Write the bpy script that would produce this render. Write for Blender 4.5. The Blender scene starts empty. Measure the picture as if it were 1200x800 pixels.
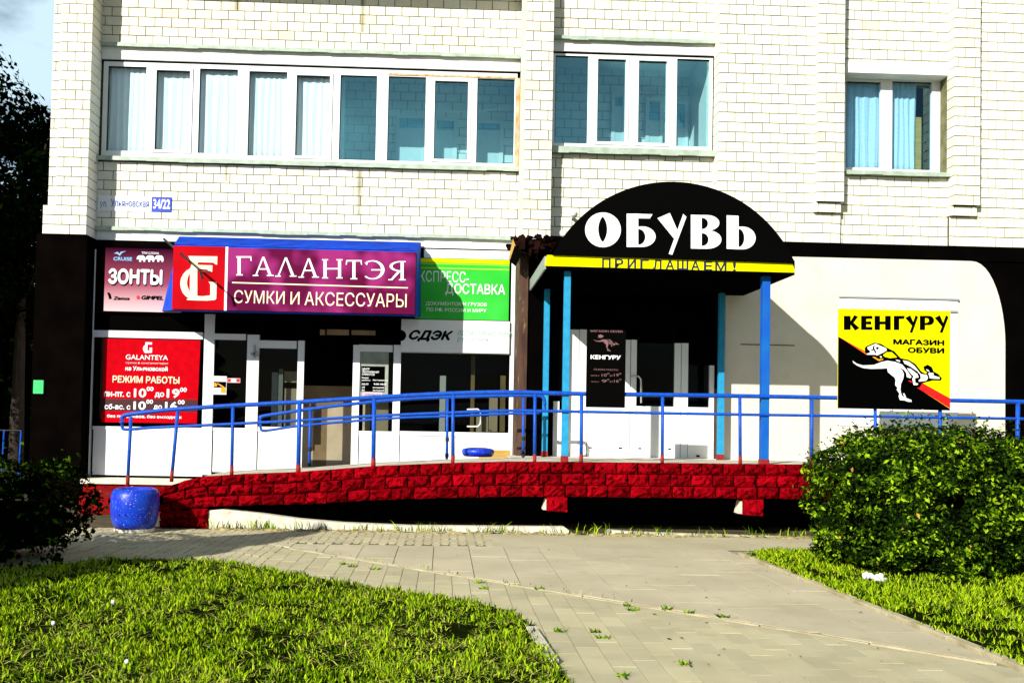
import bpy, math, random
import numpy as np
from mathutils import Vector, Matrix
from mathutils.geometry import tessellate_polygon
random.seed(7)
rng = np.random.default_rng(7)
scene = bpy.context.scene
COL = scene.collection

# ------------------------------------------------------------------ camera
CAM = Vector((0.0, -13.75, 1.42))
F = 1100.0                      # focal length in photo pixels (1200 wide)
YAW, PITCH, ROLL = math.atan(34 / F), math.atan(33 / F), 0.019
fwd = Vector((math.sin(YAW) * math.cos(PITCH), math.cos(YAW) * math.cos(PITCH), math.sin(PITCH)))
r0 = Vector((math.cos(YAW), -math.sin(YAW), 0))
u0 = r0.cross(fwd)
rgt = math.cos(ROLL) * r0 + math.sin(ROLL) * u0
upv = -math.sin(ROLL) * r0 + math.cos(ROLL) * u0
cam_data = bpy.data.cameras.new('camera')
cam = bpy.data.objects.new('camera', cam_data)
COL.objects.link(cam)
m3 = Matrix((rgt, upv, -fwd)).transposed()
cam.matrix_world = Matrix.Translation(CAM) @ m3.to_4x4()
cam_data.sensor_fit = 'HORIZONTAL'
cam_data.sensor_width = 36
cam_data.lens = 36 * F / 1200
cam_data.shift_x = (600 - 554) / 1200
cam_data.shift_y = (457 - 400) / 1200
cam_data.clip_start = 0.1
cam_data.clip_end = 2000
scene.camera = cam

# ------------------------------------------------------------------ sky, sun, exposure
SUN = Vector((0.75, 1.0, -0.65)).normalized()       # direction light travels
world = bpy.data.worlds.new("World")
scene.world = world
world.use_nodes = True
nt = world.node_tree
for n in list(nt.nodes):
    nt.nodes.remove(n)
out = nt.nodes.new('ShaderNodeOutputWorld')
bg = nt.nodes.new('ShaderNodeBackground')
sky = nt.nodes.new('ShaderNodeTexSky')
sky.sky_type = 'NISHITA'
sky.sun_disc = False
sky.sun_elevation = math.asin(-SUN.z)
sky.sun_rotation = math.atan2(-SUN.x, -SUN.y)
sky.air_density = 1.0
sky.dust_density = 0.4
sky.ozone_density = 1.5
tc = nt.nodes.new('ShaderNodeTexCoord')
mp = nt.nodes.new('ShaderNodeMapping')
mp.inputs['Scale'].default_value = (1.0, 1.0, 2.2)
mp.inputs['Location'].default_value = (0.1, 3.2, 0.9)
nz = nt.nodes.new('ShaderNodeTexNoise')
nz.inputs['Scale'].default_value = 3.1
nz.inputs['Detail'].default_value = 6
nz.inputs['Roughness'].default_value = 0.55
cr = nt.nodes.new('ShaderNodeValToRGB')
cr.color_ramp.elements[0].position = 0.50
cr.color_ramp.elements[1].position = 0.63
mixc = nt.nodes.new('ShaderNodeMix')
mixc.data_type = 'RGBA'
mixc.inputs[7].default_value = (9.5, 12.6, 14.5, 1)
nt.links.new(tc.outputs['Generated'], mp.inputs['Vector'])
nt.links.new(mp.outputs['Vector'], nz.inputs['Vector'])
nt.links.new(nz.outputs['Fac'], cr.inputs['Fac'])
nt.links.new(cr.outputs['Color'], mixc.inputs[0])
nt.links.new(sky.outputs['Color'], mixc.inputs[6])
nt.links.new(mixc.outputs[2], bg.inputs['Color'])
bg.inputs['Strength'].default_value = 0.05
nt.links.new(bg.outputs[0], out.inputs['Surface'])

sl = bpy.data.lights.new('sun', 'SUN')
sl.energy = 5.0
sl.angle = math.radians(0.5)
sl.color = (1.0, 0.96, 0.87)
so = bpy.data.objects.new('sun', sl)
COL.objects.link(so)
so.rotation_euler = SUN.to_track_quat('-Z', 'Y').to_euler()
so.location = (-12, -20, 15)
scene.view_settings.view_transform = 'Standard'
scene.view_settings.look = 'None'
scene.view_settings.gamma = 1
scene.view_settings.exposure = 0.55
scene.cycles.diffuse_bounces = 2
scene.cycles.transparent_max_bounces = 12

# ------------------------------------------------------------------ measuring: a photo pixel on a plane -> place in metres
def ray(px, py):
    return fwd + rgt * ((px - 554) / F) - upv * ((py - 457) / F)
def P(px, py, Y):
    d = ray(px, py)
    t = (Y - CAM.y) / d.y
    p = CAM + d * t
    return p.x, p.z
def PX(px, py, Y): return P(px, py, Y)[0]
def PZ(px, py, Y): return P(px, py, Y)[1]
def G(px, py, z=0.0):
    d = ray(px, py)
    t = (z - CAM.z) / d.z
    p = CAM + d * t
    return p.x, p.y

# ------------------------------------------------------------------ materials
MATS = {}
def mat(name, col, rough=0.8, col2=None, nscale=6.0, bump=0.0, bscale=40.0, metal=0.0, spec=0.3,
        var=None, objvar=0.0, stretch=(1, 1, 1), trans=0.0, fac=(0.35, 0.7), stains=None, detail=5.0):
    m = bpy.data.materials.new(name)
    m.use_nodes = True
    t = m.node_tree
    b = t.nodes['Principled BSDF']
    b.inputs['Roughness'].default_value = rough
    b.inputs['Metallic'].default_value = metal
    b.inputs['Specular IOR Level'].default_value = spec
    geo = t.nodes.new('ShaderNodeNewGeometry')
    mpn = t.nodes.new('ShaderNodeMapping')
    mpn.inputs['Scale'].default_value = stretch
    t.links.new(geo.outputs['Position'], mpn.inputs['Vector'])
    def noise(scale, det=detail):
        n = t.nodes.new('ShaderNodeTexNoise')
        n.inputs['Scale'].default_value = scale
        n.inputs['Detail'].default_value = det
        t.links.new(mpn.outputs['Vector'], n.inputs['Vector'])
        return n
    def mix(fac, a, c, typ='MIX'):
        x = t.nodes.new('ShaderNodeMix'); x.data_type = 'RGBA'; x.blend_type = typ
        for s, v in ((0, fac), (6, a), (7, c)):
            if isinstance(v, (float, int)): x.inputs[s].default_value = v
            elif isinstance(v, tuple): x.inputs[s].default_value = (*v, 1) if len(v) == 3 else v
            else: t.links.new(v, x.inputs[s])
        return x.outputs[2]
    def ramp(v, a, c):
        r = t.nodes.new('ShaderNodeMapRange')
        r.inputs['From Min'].default_value = a; r.inputs['From Max'].default_value = c
        t.links.new(v, r.inputs['Value'])
        return r.outputs['Result']
    c = tuple(col)
    if col2 is not None:
        c = mix(ramp(noise(nscale).outputs['Fac'], *fac), tuple(col), tuple(col2))
    if var is not None:
        at = t.nodes.new('ShaderNodeAttribute'); at.attribute_name = 'var'
        vr = t.nodes.new('ShaderNodeValToRGB')
        el = vr.color_ramp.elements
        el[0].position = var[0][0]; el[0].color = (*var[0][1], 1)
        el[1].position = var[-1][0]; el[1].color = (*var[-1][1], 1)
        for pos, cc in var[1:-1]:
            e = el.new(pos); e.color = (*cc, 1)
        t.links.new(at.outputs['Fac'], vr.inputs['Fac'])
        c = mix(1.0, c, vr.outputs['Color'], 'MULTIPLY')
    if objvar:
        oi = t.nodes.new('ShaderNodeObjectInfo')
        mr = t.nodes.new('ShaderNodeMapRange')
        mr.inputs['To Min'].default_value = 1 - objvar; mr.inputs['To Max'].default_value = 1 + objvar * 0.4
        t.links.new(oi.outputs['Random'], mr.inputs['Value'])
        cmb = t.nodes.new('ShaderNodeCombineColor')
        for i in range(3): t.links.new(mr.outputs['Result'], cmb.inputs[i])
        c = mix(1.0, c, cmb.outputs[0], 'MULTIPLY')
    if stains is not None:       # (scale, colour, lo, hi)
        c = mix(ramp(noise(stains[0], 8).outputs['Fac'], stains[2], stains[3]), c, tuple(stains[1]))
    if isinstance(c, tuple): b.inputs['Base Color'].default_value = (*c, 1)
    else: t.links.new(c, b.inputs['Base Color'])
    if trans:
        tr = t.nodes.new('ShaderNodeBsdfTranslucent')
        if isinstance(c, tuple): tr.inputs['Color'].default_value = (*c, 1)
        else: t.links.new(c, tr.inputs['Color'])
        ms = t.nodes.new('ShaderNodeMixShader'); ms.inputs[0].default_value = trans
        t.links.new(b.outputs[0], ms.inputs[1]); t.links.new(tr.outputs[0], ms.inputs[2])
        t.links.new(ms.outputs[0], t.nodes['Material Output'].inputs['Surface'])
    if bump:
        bn = t.nodes.new('ShaderNodeBump')
        bn.inputs['Strength'].default_value = bump
        bn.inputs['Distance'].default_value = 0.01
        t.links.new(noise(bscale, 6).outputs['Fac'], bn.inputs['Height'])
        t.links.new(bn.outputs[0], b.inputs['Normal'])
    MATS[name] = m
    return m
def glass(name, tint, refl=0.08, gain=0.35, rough=0.02, refl_tint=(1, 1, 1)):
    # a pane is a thin sheet with two faces: the tint and the mirror image belong to the outer one only
    m = bpy.data.materials.new(name); m.use_nodes = True
    t = m.node_tree
    for n in list(t.nodes):
        if n.type != 'OUTPUT_MATERIAL': t.nodes.remove(n)
    tr = t.nodes.new('ShaderNodeBsdfTransparent'); tr.inputs[0].default_value = (*tint, 1)
    gl = t.nodes.new('ShaderNodeBsdfGlossy'); gl.inputs['Roughness'].default_value = rough
    lw = t.nodes.new('ShaderNodeLayerWeight'); lw.inputs[0].default_value = 0.25
    mr = t.nodes.new('ShaderNodeMapRange')
    mr.inputs['To Min'].default_value = refl; mr.inputs['To Max'].default_value = gain + refl
    t.links.new(lw.outputs['Fresnel'], mr.inputs['Value'])
    gl.inputs['Color'].default_value = (*refl_tint, 1)
    ms = t.nodes.new('ShaderNodeMixShader')
    t.links.new(mr.outputs['Result'], ms.inputs[0])
    t.links.new(tr.outputs[0], ms.inputs[1]); t.links.new(gl.outputs[0], ms.inputs[2])
    geo = t.nodes.new('ShaderNodeNewGeometry'); sp = t.nodes.new('ShaderNodeSeparateXYZ'); t.links.new(geo.outputs['True Normal'], sp.inputs[0])
    clear = t.nodes.new('ShaderNodeBsdfTransparent')
    ab = t.nodes.new('ShaderNodeMath'); ab.operation = 'SUBTRACT'; ab.inputs[0].default_value = 0.0; t.links.new(sp.outputs['Y'], ab.inputs[1])
    # outer face points to the street (-Y); inside a ray the true normal is flipped, so undo that with Backfacing
    sg = t.nodes.new('ShaderNodeMath'); sg.operation = 'MULTIPLY_ADD'; sg.inputs[1].default_value = -2.0; sg.inputs[2].default_value = 1.0; t.links.new(geo.outputs['Backfacing'], sg.inputs[0])
    mu = t.nodes.new('ShaderNodeMath'); mu.operation = 'MULTIPLY'; t.links.new(ab.outputs[0], mu.inputs[0]); t.links.new(sg.outputs[0], mu.inputs[1])
    gt = t.nodes.new('ShaderNodeMath'); gt.operation = 'GREATER_THAN'; gt.inputs[1].default_value = 0.5; t.links.new(mu.outputs[0], gt.inputs[0])
    m2 = t.nodes.new('ShaderNodeMixShader'); t.links.new(gt.outputs[0], m2.inputs[0]); t.links.new(clear.outputs[0], m2.inputs[1]); t.links.new(ms.outputs[0], m2.inputs[2])
    t.links.new(m2.outputs[0], t.nodes['Material Output'].inputs['Surface'])
    MATS[name] = m
    return m

M = MATS
mat('brick', (0.80, 0.775, 0.655), 0.85, (0.74, 0.71, 0.57), 9, bump=0.35, bscale=70,
    var=[(0, (0.97, 0.94, 0.88)), (0.5, (1, 1, 1)), (0.93, (1, 1, 1)), (1, (0.97, 0.90, 0.78))], objvar=0.05,
    stains=(1.3, (0.60, 0.56, 0.42), 0.66, 0.95))
mat('loggia_brick', (0.90, 0.90, 0.88), 0.85, (0.86, 0.86, 0.84), 9)  # whiter copy of brick; extra light for the shaded loggia put into the colour
mat('loggia_joint', (0.42, 0.44, 0.42), 0.95)
mat('mortar', (0.19, 0.19, 0.09), 0.95, (0.10, 0.095, 0.04), 7, bump=0.3)
mat('dark_soffit', (0.0015, 0.001, 0.001), 0.95, (0.003, 0.002, 0.0015), 3, spec=0.0)
mat('black_panel', (0.0010, 0.0009, 0.0009), 0.9, (0.002, 0.0015, 0.0015), 2, spec=0.0)
mat('black_gloss', (0.0010, 0.0009, 0.0009), 0.7, spec=0.02)
mat('plaster', (0.67, 0.62, 0.54), 0.9, (0.61, 0.56, 0.47), 1.7, bump=0.25, bscale=25, stains=(3, (0.54, 0.48, 0.39), 0.60, 0.9))
mat('white_pvc', (0.85, 0.86, 0.86), 0.45, (0.8, 0.81, 0.80), 3, spec=0.4)
mat('white_fascia', (0.84, 0.84, 0.80), 0.7, (0.74, 0.73, 0.67), 4, stains=(6, (0.6, 0.58, 0.46), 0.64, 0.85))
mat('green_metal', (0.42, 0.50, 0.42), 0.5, (0.30, 0.37, 0.28), 8, spec=0.4)
mat('shadow_gap', (0.002, 0.002, 0.002), 0.95, spec=0.0)
mat('curtain', (0.92, 0.94, 0.94), 0.9, (0.80, 0.88, 0.90), 14, trans=0.15, stretch=(3, 1, 0.4))
mat('lace', (0.92, 0.94, 0.94), 0.9, (0.70, 0.80, 0.86), 38, trans=0.15)
mat('white_panel', (0.85, 0.86, 0.855), 0.5, (0.80, 0.81, 0.80), 2.5, spec=0.35, stains=(5, (0.68, 0.68, 0.62), 0.66, 0.9))
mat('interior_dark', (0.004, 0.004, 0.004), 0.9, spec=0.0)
mat('interior_tan', (0.42, 0.30, 0.13), 0.8, (0.30, 0.2, 0.08), 5)
mat('beige_wall', (0.78, 0.62, 0.44), 0.9, (0.66, 0.50, 0.33), 4)
mat('tan_wall', (0.36, 0.24, 0.13), 0.9, (0.25, 0.16, 0.09), 4)
mat('red_block', (0.30, 0.0014, 0.006), 0.9, (0.13, 0.0008, 0.002), 9, bump=1.0, bscale=45, spec=0.0, objvar=0.4,
    stains=(20, (0.012, 0.0003, 0.0006), 0.51, 0.68))
mat('red_joint', (0.006, 0.0004, 0.0004), 0.95, spec=0.0)
mat('red_floor', (0.26, 0.006, 0.006), 0.9, (0.12, 0.004, 0.004), 6, bump=0.4, spec=0.05, stains=(9, (0.5, 0.35, 0.25), 0.68, 0.85))
mat('concrete', (0.62, 0.58, 0.46), 0.92, (0.44, 0.40, 0.29), 7, bump=0.5, bscale=60, stains=(4, (0.30, 0.27, 0.17), 0.58, 0.85))
mat('pale_concrete', (0.74, 0.69, 0.56), 0.9, (0.56, 0.50, 0.38), 9, bump=0.5, bscale=50, stains=(14, (0.36, 0.32, 0.2), 0.6, 0.8))
mat('rail_blue', (0.006, 0.085, 0.50), 0.45, (0.005, 0.05, 0.36), 20, spec=0.2, bump=0.15, stains=(26, (0.05, 0.02, 0.015), 0.66, 0.72))
mat('post_blue', (0.02, 0.30, 0.52), 0.6, (0.015, 0.22, 0.45), 12, spec=0.15, stains=(20, (0.1, 0.06, 0.05), 0.68, 0.76))
mat('post_blue_deep', (0.006, 0.085, 0.44), 0.6, (0.008, 0.13, 0.42), 3, spec=0.1, stains=(20, (0.08, 0.05, 0.04), 0.66, 0.74))
mat('rail_red', (0.30, 0.012, 0.010), 0.7, (0.16, 0.01, 0.01), 30)
mat('awning_blue', (0.004, 0.075, 0.58), 0.6, (0.004, 0.04, 0.36), 5, spec=0.05)
mat('sign_red', (0.50, 0.0008, 0.006), 0.6, (0.36, 0.0006, 0.004), 2, spec=0.03)
mat('sign_red_matte', (0.52, 0.0006, 0.006), 0.7, (0.40, 0.0004, 0.005), 9, spec=0.02)
mat('sign_maroon', (0.29, 0.022, 0.15), 0.5, (0.10, 0.003, 0.036), 1.5, spec=0.03, fac=(0.40, 0.52), detail=2)  # plum blotches paint the film's dark reflection into the colour
mat('sign_dark_maroon', (0.045, 0.002, 0.006), 0.5)
mat('cream_letters', (0.85, 0.74, 0.50), 0.5)
mat('white_letters', (0.86, 0.86, 0.86), 0.5)
mat('black_letters', (0.001, 0.001, 0.001), 0.7, spec=0.0)
mat('grey_letters', (0.30, 0.55, 0.42), 0.6)
mat('pink_letters', (0.75, 0.55, 0.55), 0.6)
mat('yellow', (0.80, 0.74, 0.002), 0.6, spec=0.05)
mat('bright_yellow', (0.82, 0.78, 0.0), 0.7, (0.78, 0.73, 0.0), 2, spec=0.03)
mat('orange', (0.85, 0.32, 0.01), 0.5)
mat('red_plain', (0.80, 0.008, 0.006), 0.5)
mat('navy_letters', (0.012, 0.012, 0.05), 0.6)
mat('sign_green', (0.025, 0.46, 0.03), 0.6, (0.05, 0.54, 0.06), 1.5, spec=0.05)
mat('lime', (0.42, 0.72, 0.03), 0.5)
mat('sign_blue', (0.02, 0.06, 0.62), 0.4)
mat('pale_blue_letters', (0.10, 0.15, 0.48), 0.6, spec=0.05)
mat('light_blue_print', (0.20, 0.45, 0.75), 0.5)
mat('notice_green', (0.04, 0.62, 0.16), 0.6)
mat('bin_blue', (0.004, 0.020, 0.46), 0.35, (0.004, 0.055, 0.50), 9, spec=0.4, bump=0.3, bscale=60, stains=(60, (0.5, 0.6, 0.75), 0.655, 0.68), detail=2)
mat('brown_pipe', (0.09, 0.045, 0.028), 0.85, (0.035, 0.015, 0.010), 7, bump=0.4, stains=(9, (0.36, 0.24, 0.10), 0.60, 0.7), stretch=(1, 1, 0.3))
mat('rusty_trim', (0.55, 0.26, 0.08), 0.85, (0.7, 0.6, 0.45), 12, bump=0.5, stretch=(1, 1, 0.4))
mat('torn_felt', (0.003, 0.002, 0.002), 0.95, (0.02, 0.007, 0.005), 10, bump=0.9, spec=0.0)
mat('steel', (0.6, 0.6, 0.58), 0.25, metal=0.9)
mat('grey_metal', (0.35, 0.38, 0.36), 0.5, metal=0.3)
mat('wood', (0.55, 0.34, 0.08), 0.7, (0.42, 0.24, 0.05), 4, stretch=(1, 6, 10))
mat('lamp_glass', (0.5, 0.52, 0.45), 0.15, spec=0.8)
mat('pavement', (0.49, 0.44, 0.285), 0.93, (0.41, 0.365, 0.225), 1.2, bump=0.4, bscale=90, stains=(7, (0.30, 0.26, 0.14), 0.60, 0.9))
mat('kerb_line', (0.52, 0.455, 0.30), 0.92, (0.38, 0.33, 0.20), 3, bump=0.5, bscale=60, stains=(5, (0.32, 0.27, 0.15), 0.42, 0.62))
mat('dim_letters', (0.20, 0.11, 0.11), 0.7, spec=0.0)
mat('slab', (0.53, 0.465, 0.315), 0.92, (0.45, 0.39, 0.255), 1.6, bump=0.5, bscale=110, objvar=0.06, stains=(5, (0.36, 0.30, 0.18), 0.56, 0.9))
mat('paver', (0.52, 0.465, 0.295), 0.92, (0.44, 0.39, 0.24), 2.0, bump=0.5, bscale=120, objvar=0.07,
    var=[(0, (0.90, 0.90, 0.90)), (1, (1.04, 1.03, 1.0))], stains=(4, (0.33, 0.29, 0.16), 0.58, 0.9))
mat('bedding', (0.10, 0.085, 0.045), 0.97, (0.20, 0.18, 0.10), 3)
mat('joint_fill', (0.33, 0.30, 0.19), 0.97, (0.24, 0.21, 0.12), 3)
mat('soil', (0.045, 0.035, 0.015), 0.97, (0.10, 0.08, 0.035), 4, bump=0.6)
mat('far_ground', (0.05, 0.055, 0.03), 0.97, (0.03, 0.045, 0.012), 0.4, spec=0.0)
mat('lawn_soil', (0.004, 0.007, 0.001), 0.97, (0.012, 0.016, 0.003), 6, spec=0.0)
mat('dirt', (0.42, 0.34, 0.16), 0.97, (0.16, 0.13, 0.05), 14, bump=0.9, bscale=80)
mat('grass_blade', (1, 1, 1), 0.8, var=[(0, (0.002, 0.006, 0.0005)), (0.32, (0.015, 0.06, 0.001)), (0.5, (0.14, 0.30, 0.003)), (0.84, (0.44, 0.58, 0.015)), (1, (0.66, 0.62, 0.17))], trans=0.10, spec=0.0)
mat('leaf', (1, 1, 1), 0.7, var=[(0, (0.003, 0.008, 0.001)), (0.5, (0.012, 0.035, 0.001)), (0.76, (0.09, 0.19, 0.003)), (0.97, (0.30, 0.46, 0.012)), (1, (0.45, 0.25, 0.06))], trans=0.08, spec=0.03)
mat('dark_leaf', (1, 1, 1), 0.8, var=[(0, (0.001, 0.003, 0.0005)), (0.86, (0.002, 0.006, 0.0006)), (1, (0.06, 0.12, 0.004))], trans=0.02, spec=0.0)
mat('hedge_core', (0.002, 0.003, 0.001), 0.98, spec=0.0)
mat('bark', (0.035, 0.025, 0.018), 0.95, (0.015, 0.01, 0.008), 12, bump=0.8, stretch=(1, 1, 0.3))
mat('paper', (0.8, 0.82, 0.84), 0.8, (0.65, 0.68, 0.7), 30)
mat('black_rubber', (0.01, 0.01, 0.01), 0.6)
mat('poster_pink', (0.72, 0.55, 0.58), 0.5, (0.6, 0.40, 0.46), 3)
mat('poster_grey', (0.32, 0.36, 0.30), 0.6, (0.22, 0.25, 0.2), 6)
glass('window_glass', (0.84, 0.965, 0.99), 0.07, gain=.25)
glass('cyan_glass', (0.70, 0.97, 1.0), 0.28, gain=.3, refl_tint=(.4, .95, 1))  # sky reflection and blue shade put into the colour of these panes
glass('shop_glass', (0.40, 0.44, 0.42), 0.004, gain=0.08)
glass('deep_blue_glass', (0.62, 0.86, 0.98), 0.12, gain=.25, refl_tint=(.5, .85, 1))
# the umbrella poster runs from plum at the top to pale pink at the bottom (printed)
mg = bpy.data.materials.new('umbrella_print'); mg.use_nodes = True
t_ = mg.node_tree; g_ = t_.nodes.new('ShaderNodeNewGeometry'); s_ = t_.nodes.new('ShaderNodeSeparateXYZ')
mr_ = t_.nodes.new('ShaderNodeMapRange'); ra_ = t_.nodes.new('ShaderNodeValToRGB')
mr_.inputs['From Min'].default_value = PZ(150, 365, 0.9); mr_.inputs['From Max'].default_value = PZ(150, 291, 0.9)
ra_.color_ramp.elements[0].color = (0.72, 0.48, 0.50, 1); ra_.color_ramp.elements[1].color = (0.03, 0.002, 0.014, 1)
e_ = ra_.color_ramp.elements.new(0.45); e_.color = (0.28, 0.05, 0.09, 1)
t_.links.new(g_.outputs['Position'], s_.inputs[0]); t_.links.new(s_.outputs['Z'], mr_.inputs['Value'])
t_.links.new(mr_.outputs[0], ra_.inputs[0]); t_.links.new(ra_.outputs[0], t_.nodes['Principled BSDF'].inputs['Base Color'])
t_.nodes['Principled BSDF'].inputs['Roughness'].default_value = 0.8; t_.nodes['Principled BSDF'].inputs['Specular IOR Level'].default_value = 0.0
M['umbrella_print'] = mg

def streaks(mname, places, col):
    t = M[mname].node_tree; b = t.nodes['Principled BSDF']; src = b.inputs['Base Color'].links[0].from_socket
    geo = t.nodes.new('ShaderNodeNewGeometry'); sp = t.nodes.new('ShaderNodeSeparateXYZ'); t.links.new(geo.outputs['Position'], sp.inputs[0])
    nz_ = t.nodes.new('ShaderNodeTexNoise'); nz_.inputs['Scale'].default_value = 9; nz_.inputs['Detail'].default_value = 5
    def math_(op, a, b_=None, clamp=False):
        n = t.nodes.new('ShaderNodeMath'); n.operation = op; n.use_clamp = clamp
        for k, v in enumerate((a, b_)):
            if v is None: continue
            if isinstance(v, (int, float)): n.inputs[k].default_value = v
            else: t.links.new(v, n.inputs[k])
        return n.outputs[0]
    total = None
    for (x, z0, z1, w) in places:
        dx = math_('SUBTRACT', 1.0, math_('DIVIDE', math_('ABSOLUTE', math_('SUBTRACT', sp.outputs['X'], x)), w), True)
        up = math_('MULTIPLY', math_('GREATER_THAN', sp.outputs['Z'], z0), math_('LESS_THAN', sp.outputs['Z'], z1))
        f = math_('MULTIPLY', dx, up); total = f if total is None else math_('MAXIMUM', total, f)
    total = math_('MULTIPLY', math_('MULTIPLY', total, nz_.outputs['Fac']), 1.5, True)
    mx = t.nodes.new('ShaderNodeMix'); mx.data_type = 'RGBA'
    t.links.new(total, mx.inputs[0]); t.links.new(src, mx.inputs[6]); mx.inputs[7].default_value = (*col, 1)
    t.links.new(mx.outputs[2], b.inputs['Base Color'])
Y_ = 1.05
PL_ = [(PX(421, 225, Y_), PZ(421, 252, Y_), PZ(421, 199, Y_), .07), (PX(425, 15, Y_), PZ(425, 38, Y_), PZ(425, -60, Y_), .06), (PX(265, 210, Y_), PZ(265, 213, Y_), PZ(265, 190, Y_), .035),
       (PX(278, 5, Y_), PZ(278, 12, Y_), PZ(278, -60, Y_), .09), (PX(659, 186, .25), PZ(659, 193, .25), PZ(659, 178, .25), .03)]
streaks('brick', PL_, (0.22, 0.20, 0.09)); streaks('mortar', PL_, (0.06, 0.05, 0.02))

# ------------------------------------------------------------------ mesh helpers
WLOC = {}
def tag(o, label=None, cat=None, group=None, kind=None):
    if label: o['label'] = label
    if cat: o['category'] = cat
    if group: o['group'] = group
    if kind: o['kind'] = kind
    return o
def thing(name, loc, label, cat, group=None):
    o = bpy.data.objects.new(name, None)
    o.empty_display_size = 0.2
    COL.objects.link(o)
    o.location = loc
    WLOC[o.name] = Vector(loc)
    return tag(o, label, cat, group)
def link(name, me, loc, parent=None):
    o = bpy.data.objects.new(name, me)
    COL.objects.link(o)
    loc = Vector(loc)
    WLOC[o.name] = loc
    if parent is not None:
        o.parent = parent
        o.location = loc - WLOC[parent.name]
    else:
        o.location = loc
    return o
class MB:
    def __init__(s):
        s.v = []; s.f = []; s.var = []; s.cur = 0.5
    def vert(s, p):
        s.v.append(tuple(p)); s.var.append(s.cur); return len(s.v) - 1
    def box(s, x0, x1, y0, y1, z0, z1):
        if x1 < x0: x0, x1 = x1, x0
        if y1 < y0: y0, y1 = y1, y0
        if z1 < z0: z0, z1 = z1, z0
        i = len(s.v)
        for z in (z0, z1):
            for (x, y) in ((x0, y0), (x1, y0), (x1, y1), (x0, y1)): s.vert((x, y, z))
        for q in ((0, 3, 2, 1), (4, 5, 6, 7), (0, 1, 5, 4), (1, 2, 6, 5), (2, 3, 7, 6), (3, 0, 4, 7)):
            s.f.append(tuple(i + k for k in q))
        return s
    def prism(s, pts, y0, y1):
        # polygon in the XZ plane, extruded along Y (y0 = front, nearer the street)
        a = sum(pts[k][0] * pts[(k + 1) % len(pts)][1] - pts[(k + 1) % len(pts)][0] * pts[k][1] for k in range(len(pts)))
        if a < 0: pts = pts[::-1]
        n = len(pts); i = len(s.v)
        for y in (y0, y1):
            for (x, z) in pts: s.vert((x, y, z))
        s.f.append(tuple(i + k for k in range(n)))
        s.f.append(tuple(i + n + k for k in reversed(range(n))))
        for k in range(n):
            k2 = (k + 1) % n
            s.f.append((i + k, i + n + k, i + n + k2, i + k2))
        return s
    def prism_h(s, pts, z0, z1):
        a = sum(pts[k][0] * pts[(k + 1) % len(pts)][1] - pts[(k + 1) % len(pts)][0] * pts[k][1] for k in range(len(pts)))
        if a < 0: pts = pts[::-1]
        n = len(pts); i = len(s.v)
        for z in (z0, z1):
            for (x, y) in pts: s.vert((x, y, z))
        s.f.append(tuple(i + k for k in reversed(range(n))))
        s.f.append(tuple(i + n + k for k in range(n)))
        for k in range(n):
            k2 = (k + 1) % n
            s.f.append((i + k, i + k2, i + n + k2, i + n + k))
        return s
    def ring(s, outer, inner, y0, y1):
        n = len(outer); i = len(s.v)
        for pts, y in ((outer, y0), (inner, y0), (outer, y1), (inner, y1)):
            for (x, z) in pts: s.vert((x, y, z))
        for k in range(n):
            k2 = (k + 1) % n
            s.f.append((i + k, i + k2, i + n + k2, i + n + k))
            s.f.append((i + 2 * n + k, i + 3 * n + k, i + 3 * n + k2, i + 2 * n + k2))
            s.f.append((i + k, i + 2 * n + k, i + 2 * n + k2, i + k2))
            s.f.append((i + n + k, i + n + k2, i + 3 * n + k2, i + 3 * n + k))
        return s
    def tube(s, pts, r, n=10, cap=True):
        pts = [Vector(p) for p in pts]
        rs = r if isinstance(r, (list, tuple)) else [r] * len(pts)
        i = len(s.v); up = Vector((0, 0, 1))
        for k, p in enumerate(pts):
            d = (pts[min(k + 1, len(pts) - 1)] - pts[max(k - 1, 0)]).normalized()
            a = d.cross(up)
            if a.length < 0.05: a = d.cross(Vector((1, 0, 0)))
            a.normalize(); b = a.cross(d).normalized()
            for j in range(n):
                th = 2 * math.pi * j / n
                s.vert(p + (a * math.cos(th) + b * math.sin(th)) * rs[k])
        for k in range(len(pts) - 1):
            for j in range(n):
                j2 = (j + 1) % n
                s.f.append((i + k * n + j, i + k * n + j2, i + (k + 1) * n + j2, i + (k + 1) * n + j))
        if cap:
            s.f.append(tuple(i + j for j in reversed(range(n))))
            s.f.append(tuple(i + (len(pts) - 1) * n + j for j in range(n)))
        return s
    def lathe(s, prof, cx, cy, n=28, sx=1, sy=1):
        i = len(s.v)
        for (r, z) in prof:
            for j in range(n):
                th = 2 * math.pi * j / n
                s.vert((cx + r * math.cos(th) * sx, cy + r * math.sin(th) * sy, z))
        for k in range(len(prof) - 1):
            for j in range(n):
                j2 = (j + 1) % n
                s.f.append((i + k * n + j, i + k * n + j2, i + (k + 1) * n + j2, i + (k + 1) * n + j))
        s.f.append(tuple(i + j for j in reversed(range(n))))
        s.f.append(tuple(i + (len(prof) - 1) * n + j for j in range(n)))
        return s
    def mesh(s, name, m, origin=(0, 0, 0), smooth=False, bevel=0):
        me = bpy.data.meshes.new(name)
        o = origin
        me.from_pydata([(x - o[0], y - o[1], z - o[2]) for x, y, z in s.v], [], s.f)
        a = me.attributes.new('var', 'FLOAT', 'POINT')
        a.data.foreach_set('value', s.var)
        if isinstance(m, str): m = M[m]
        me.materials.append(m)
        if smooth:
            me.shade_smooth()
        me.validate()
        return me
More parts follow.
